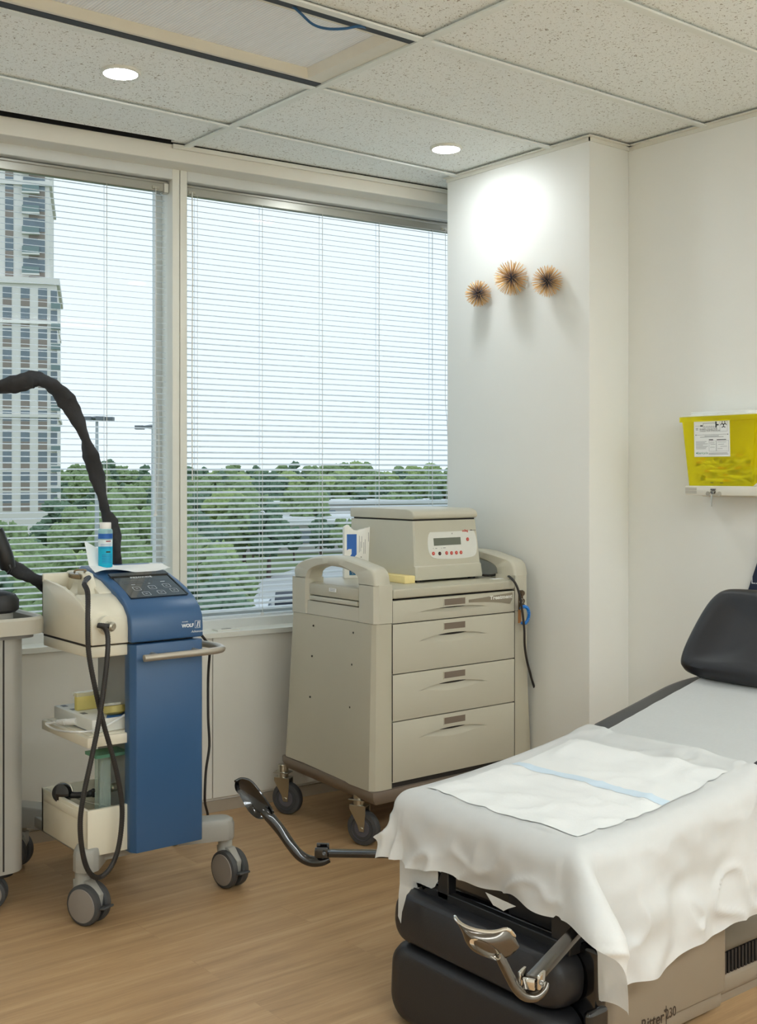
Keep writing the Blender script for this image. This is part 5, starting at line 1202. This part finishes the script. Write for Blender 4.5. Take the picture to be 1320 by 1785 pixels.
# ---- table paper: on the back, with its torn end hanging at the foot
mb = MB()
def pap(a, b_):
    x = -.02 + .60 * a; y = .185 - .47 * b_ if False else None
    yy = .205 - .44 * b_; xx = x
    z = .010 + .0016 * noise.noise(Vector((xx * 9, yy * 9, 1))) + .0012 * noise.noise(Vector((xx * 30, yy * 22, 4)))
    if a > .93: z += .004 * math.sin(yy * 30) * (a - .93) / .07
    e_ = max(0, xx - .535); z -= e_ * e_ * 3.2
    return BMt @ Vector((xx, yy, z))
mb.grid(pap, 50, 36)
tp_m = see_thru('crepe_table_paper', (232, 234, 232), .10, .85, .25, var=.03, scale=120)
tpp = solo('table_paper', mb, tp_m, 'strip of white crepe paper lying on the inclined back of the exam chair', 'exam paper', org=(2.55, 1.8, .59))
def paper_flap(px_, x, nm):
    mb = MB(); mb.poly([PX(u, v, x) for u, v in px_]); o_ = obj(nm, mb, tp_m, tpp, org=(2.55, 1.8, .59)); return o_
paper_flap([(697, 1470), (772, 1510), (766, 1532), (758, 1546), (751, 1550), (744, 1547), (738, 1551), (735, 1545), (729, 1549), (722, 1547), (715, 1556), (708, 1575), (697, 1580)], 1.70, 'torn_end')
paper_flap([(697, 1540), (718, 1548), (713, 1556), (709, 1560), (706, 1572), (701, 1590), (699, 1610), (694, 1597), (695, 1560)], 1.628, 'torn_end')
paper_flap([(846, 1555), (900, 1580), (886, 1584), (878, 1588), (868, 1582), (860, 1578), (855, 1570)], 1.672, 'torn_end')

# ---- drape sheet over the seat
def top_z(x): return .492 + .058 * max(0, min(1, (x - 1.74) / .58)) ** 1.6 + max(0, x - 2.29) * .16
R0 = .05
def hang(r, sl):
    if r < R0 * PI / 2: return R0 * math.sin(r / R0), R0 * (1 - math.cos(r / R0))
    e_ = r - R0 * PI / 2; return R0 + sl * e_, R0 + e_ * math.sqrt(1 - sl * sl)
xin, yin0, yin1 = XE + R0 - .005, YN + R0 - .005, YFR - R0 + .02
def sheet(a, b_):
    """a: sheet metres along the chair (0 = foot hem), b_: across (0 = near hem)"""
    A0_, B0_, B1_ = .185, .318, .125                       # cloth length lying beyond each inner line
    x_s = xin - A0_ + a; y_s = yin0 - B0_ + b_
    da = max(0, xin - x_s); dn = max(0, yin0 - y_s); df = max(0, y_s - yin1)
    dl = dn if dn > 0 else df; sg = -1 if dn > 0 else 1
    bx_, by_ = max(x_s, xin), min(max(y_s, yin0), yin1)
    z0 = top_z(bx_)
    r = math.hypot(da, dl)
    n1 = noise.noise(Vector((a * 7, b_ * 7, .3))); n2 = noise.noise(Vector((a * 17, b_ * 17, 2.3))); n3 = (1 - abs(noise.noise(Vector((a * 10 + b_ * 4, b_ * 9 - a * 3, 7.7)))) * 2) ** 3 - .3
    if r < 1e-6:
        edge = min(1, (bx_ - xin) / .1)
        w = .007 * n1 + .004 * n2 + .005 * n3
        # fold lines of the unfolded sheet
        for q, f_ in ((.40, a), (.20, a), (.47, b_), (.75, b_)): w += .0022 * math.exp(-((f_ - q) / .006) ** 2)
        return Vector((bx_, by_, z0 + .004 + w))
    ux, uy = da / r, dl / r
    corner = 4 * ux * ux * uy * uy                          # 1 on the diagonal of a corner
    sl = .07 + .10 * corner + (.16 if dn > 0 and da == 0 else 0) * 0
    o_, dr_ = hang(r, sl)
    fl = min(1, max(0, (r - .04) / .14))
    along = (b_ if da > 0 and dl == 0 else a)
    o_ += fl * (.010 * math.sin(along * 19 + 1.2) + .022 * n1 + .012 * n2 + .014 * n3)
    if corner > 0:
        ph = math.atan2(uy, ux)
        o_ += fl * (.055 * math.sin(ph * 2) ** 2 - .012 * math.sin(ph * 2) * math.cos(ph * 4 + .4)) * (1.3 if dn > 0 else .35)
        dr_ *= (1 - (.27 if dn > 0 else .2) * corner)
        if dn > 0: by_ -= fl * .075 * (2 * ux * uy) ** 1.5
    hemw = .006 * math.sin(along * 31) * fl
    return Vector((bx_ - ux * o_, by_ + sg * uy * o_, z0 + .004 - dr_ + hemw + .004 * n2 * fl))
LA, LBt = .185 + (2.345 - xin), .318 + (yin1 - yin0) + .125
def sheet_uv(s, t_):
    skew = (t_ - .70) * .03
    a0 = .03 * (1 - t_); a = a0 + s * (LA + skew - a0); return sheet(a, t_ * LBt)
mb = MB(); mb.grid(sheet_uv, 120, 130)
dr_m = see_thru('nonwoven_drape', (232, 233, 231), .085, .8, .22, var=.025, scale=45)
solo('drape_sheet', mb, dr_m, 'white non-woven drape sheet spread over the seat and hanging off its corners', 'drape', org=(2.0, 1.8, .5), angle=180)
# absorbent pad lying on the drape, with a pale blue border strip
mb = MB()
def pad_pt(fx_, fy_, dz): x = 1.755 + .505 * fx_; y = 1.575 + .455 * fy_; p = sheet(x - xin + .185, y - yin0 + .318); return Vector((p.x, p.y, p.z + .0022 + dz))
mb.grid(lambda s, t_: pad_pt(s, t_, 0), 40, 36); upd = solo('absorbent_pad', mb, M('pad_white', (230, 231, 229), .85, var=.01, bump=.2, bscale=160), 'thin white absorbent pad with a pale blue strip lying on the drape', 'absorbent pad', org=(2.0, 1.8, .5), angle=180)
mb = MB(); mb.grid(lambda s, t_: pad_pt(.53 + .055 * s, t_, .0008), 4, 36); obj('border_strip', mb, M('pale_blue_strip', (206, 222, 234), .7), upd, org=(2.0, 1.8, .5), angle=180)

# white cord on the floor behind the pedestal, navy panel on the wall behind the headrest
mb = MB(); mb.tube([PZ(u, v, .006) for u, v in ((1345, 1580), (1320, 1580), (1305, 1581), (1294, 1588), (1290, 1602), (1294, 1618), (1302, 1632), (1312, 1645))], .0055, 8, sub=5)
solo('extension_lead', mb, M('cord_offwhite', (222, 220, 206), .45), 'off-white cord looping on the floor behind the pedestal of the exam chair', 'cord', org=tuple(PZ(1294, 1602, 0)))
np_ = PX(1320, 1000, 3.262)
mb = MB(); ol = [PX(u, v, 3.262) for u, v in ((1303, 1030), (1318, 985), (1335, 930), (1420, 925), (1440, 1010), (1400, 1060), (1300, 1062))]
pn = thing('navy_panel', 'dark navy fabric panel with white lettering behind the headrest at the right edge', 'wall panel', tuple(np_))
mb.prism([(p.y, p.z) for p in ol], 'x', 3.262, 3.2795); obj('panel', mb, M('navy_fabric', (30, 44, 70), .8, var=.1, bump=.3), pn, org=np_, bevel=.003)
mb = MB(); q = PX(1315, 1012, 3.2615); text_into(mb, 'L.', .034, frame(q, (0, -1, .0), (-.0, .3, 1)), .0002); obj('lettering', mb, ink_white, pn, org=np_)

# ------------------------------------------------------------------ output look
sc.view_settings.view_transform = 'Standard'; sc.view_settings.look = 'None'
sc.view_settings.gamma = 1.0; sc.view_settings.exposure = 0.43; sc.view_settings.use_curve_mapping = False
cy = sc.cycles
cy.use_denoising = True; cy.max_bounces = 10; cy.diffuse_bounces = 5; cy.glossy_bounces = 4; cy.transmission_bounces = 6
cy.transparent_max_bounces = 24; cy.sample_clamp_indirect = 6.0; cy.caustics_reflective = False; cy.caustics_refractive = False
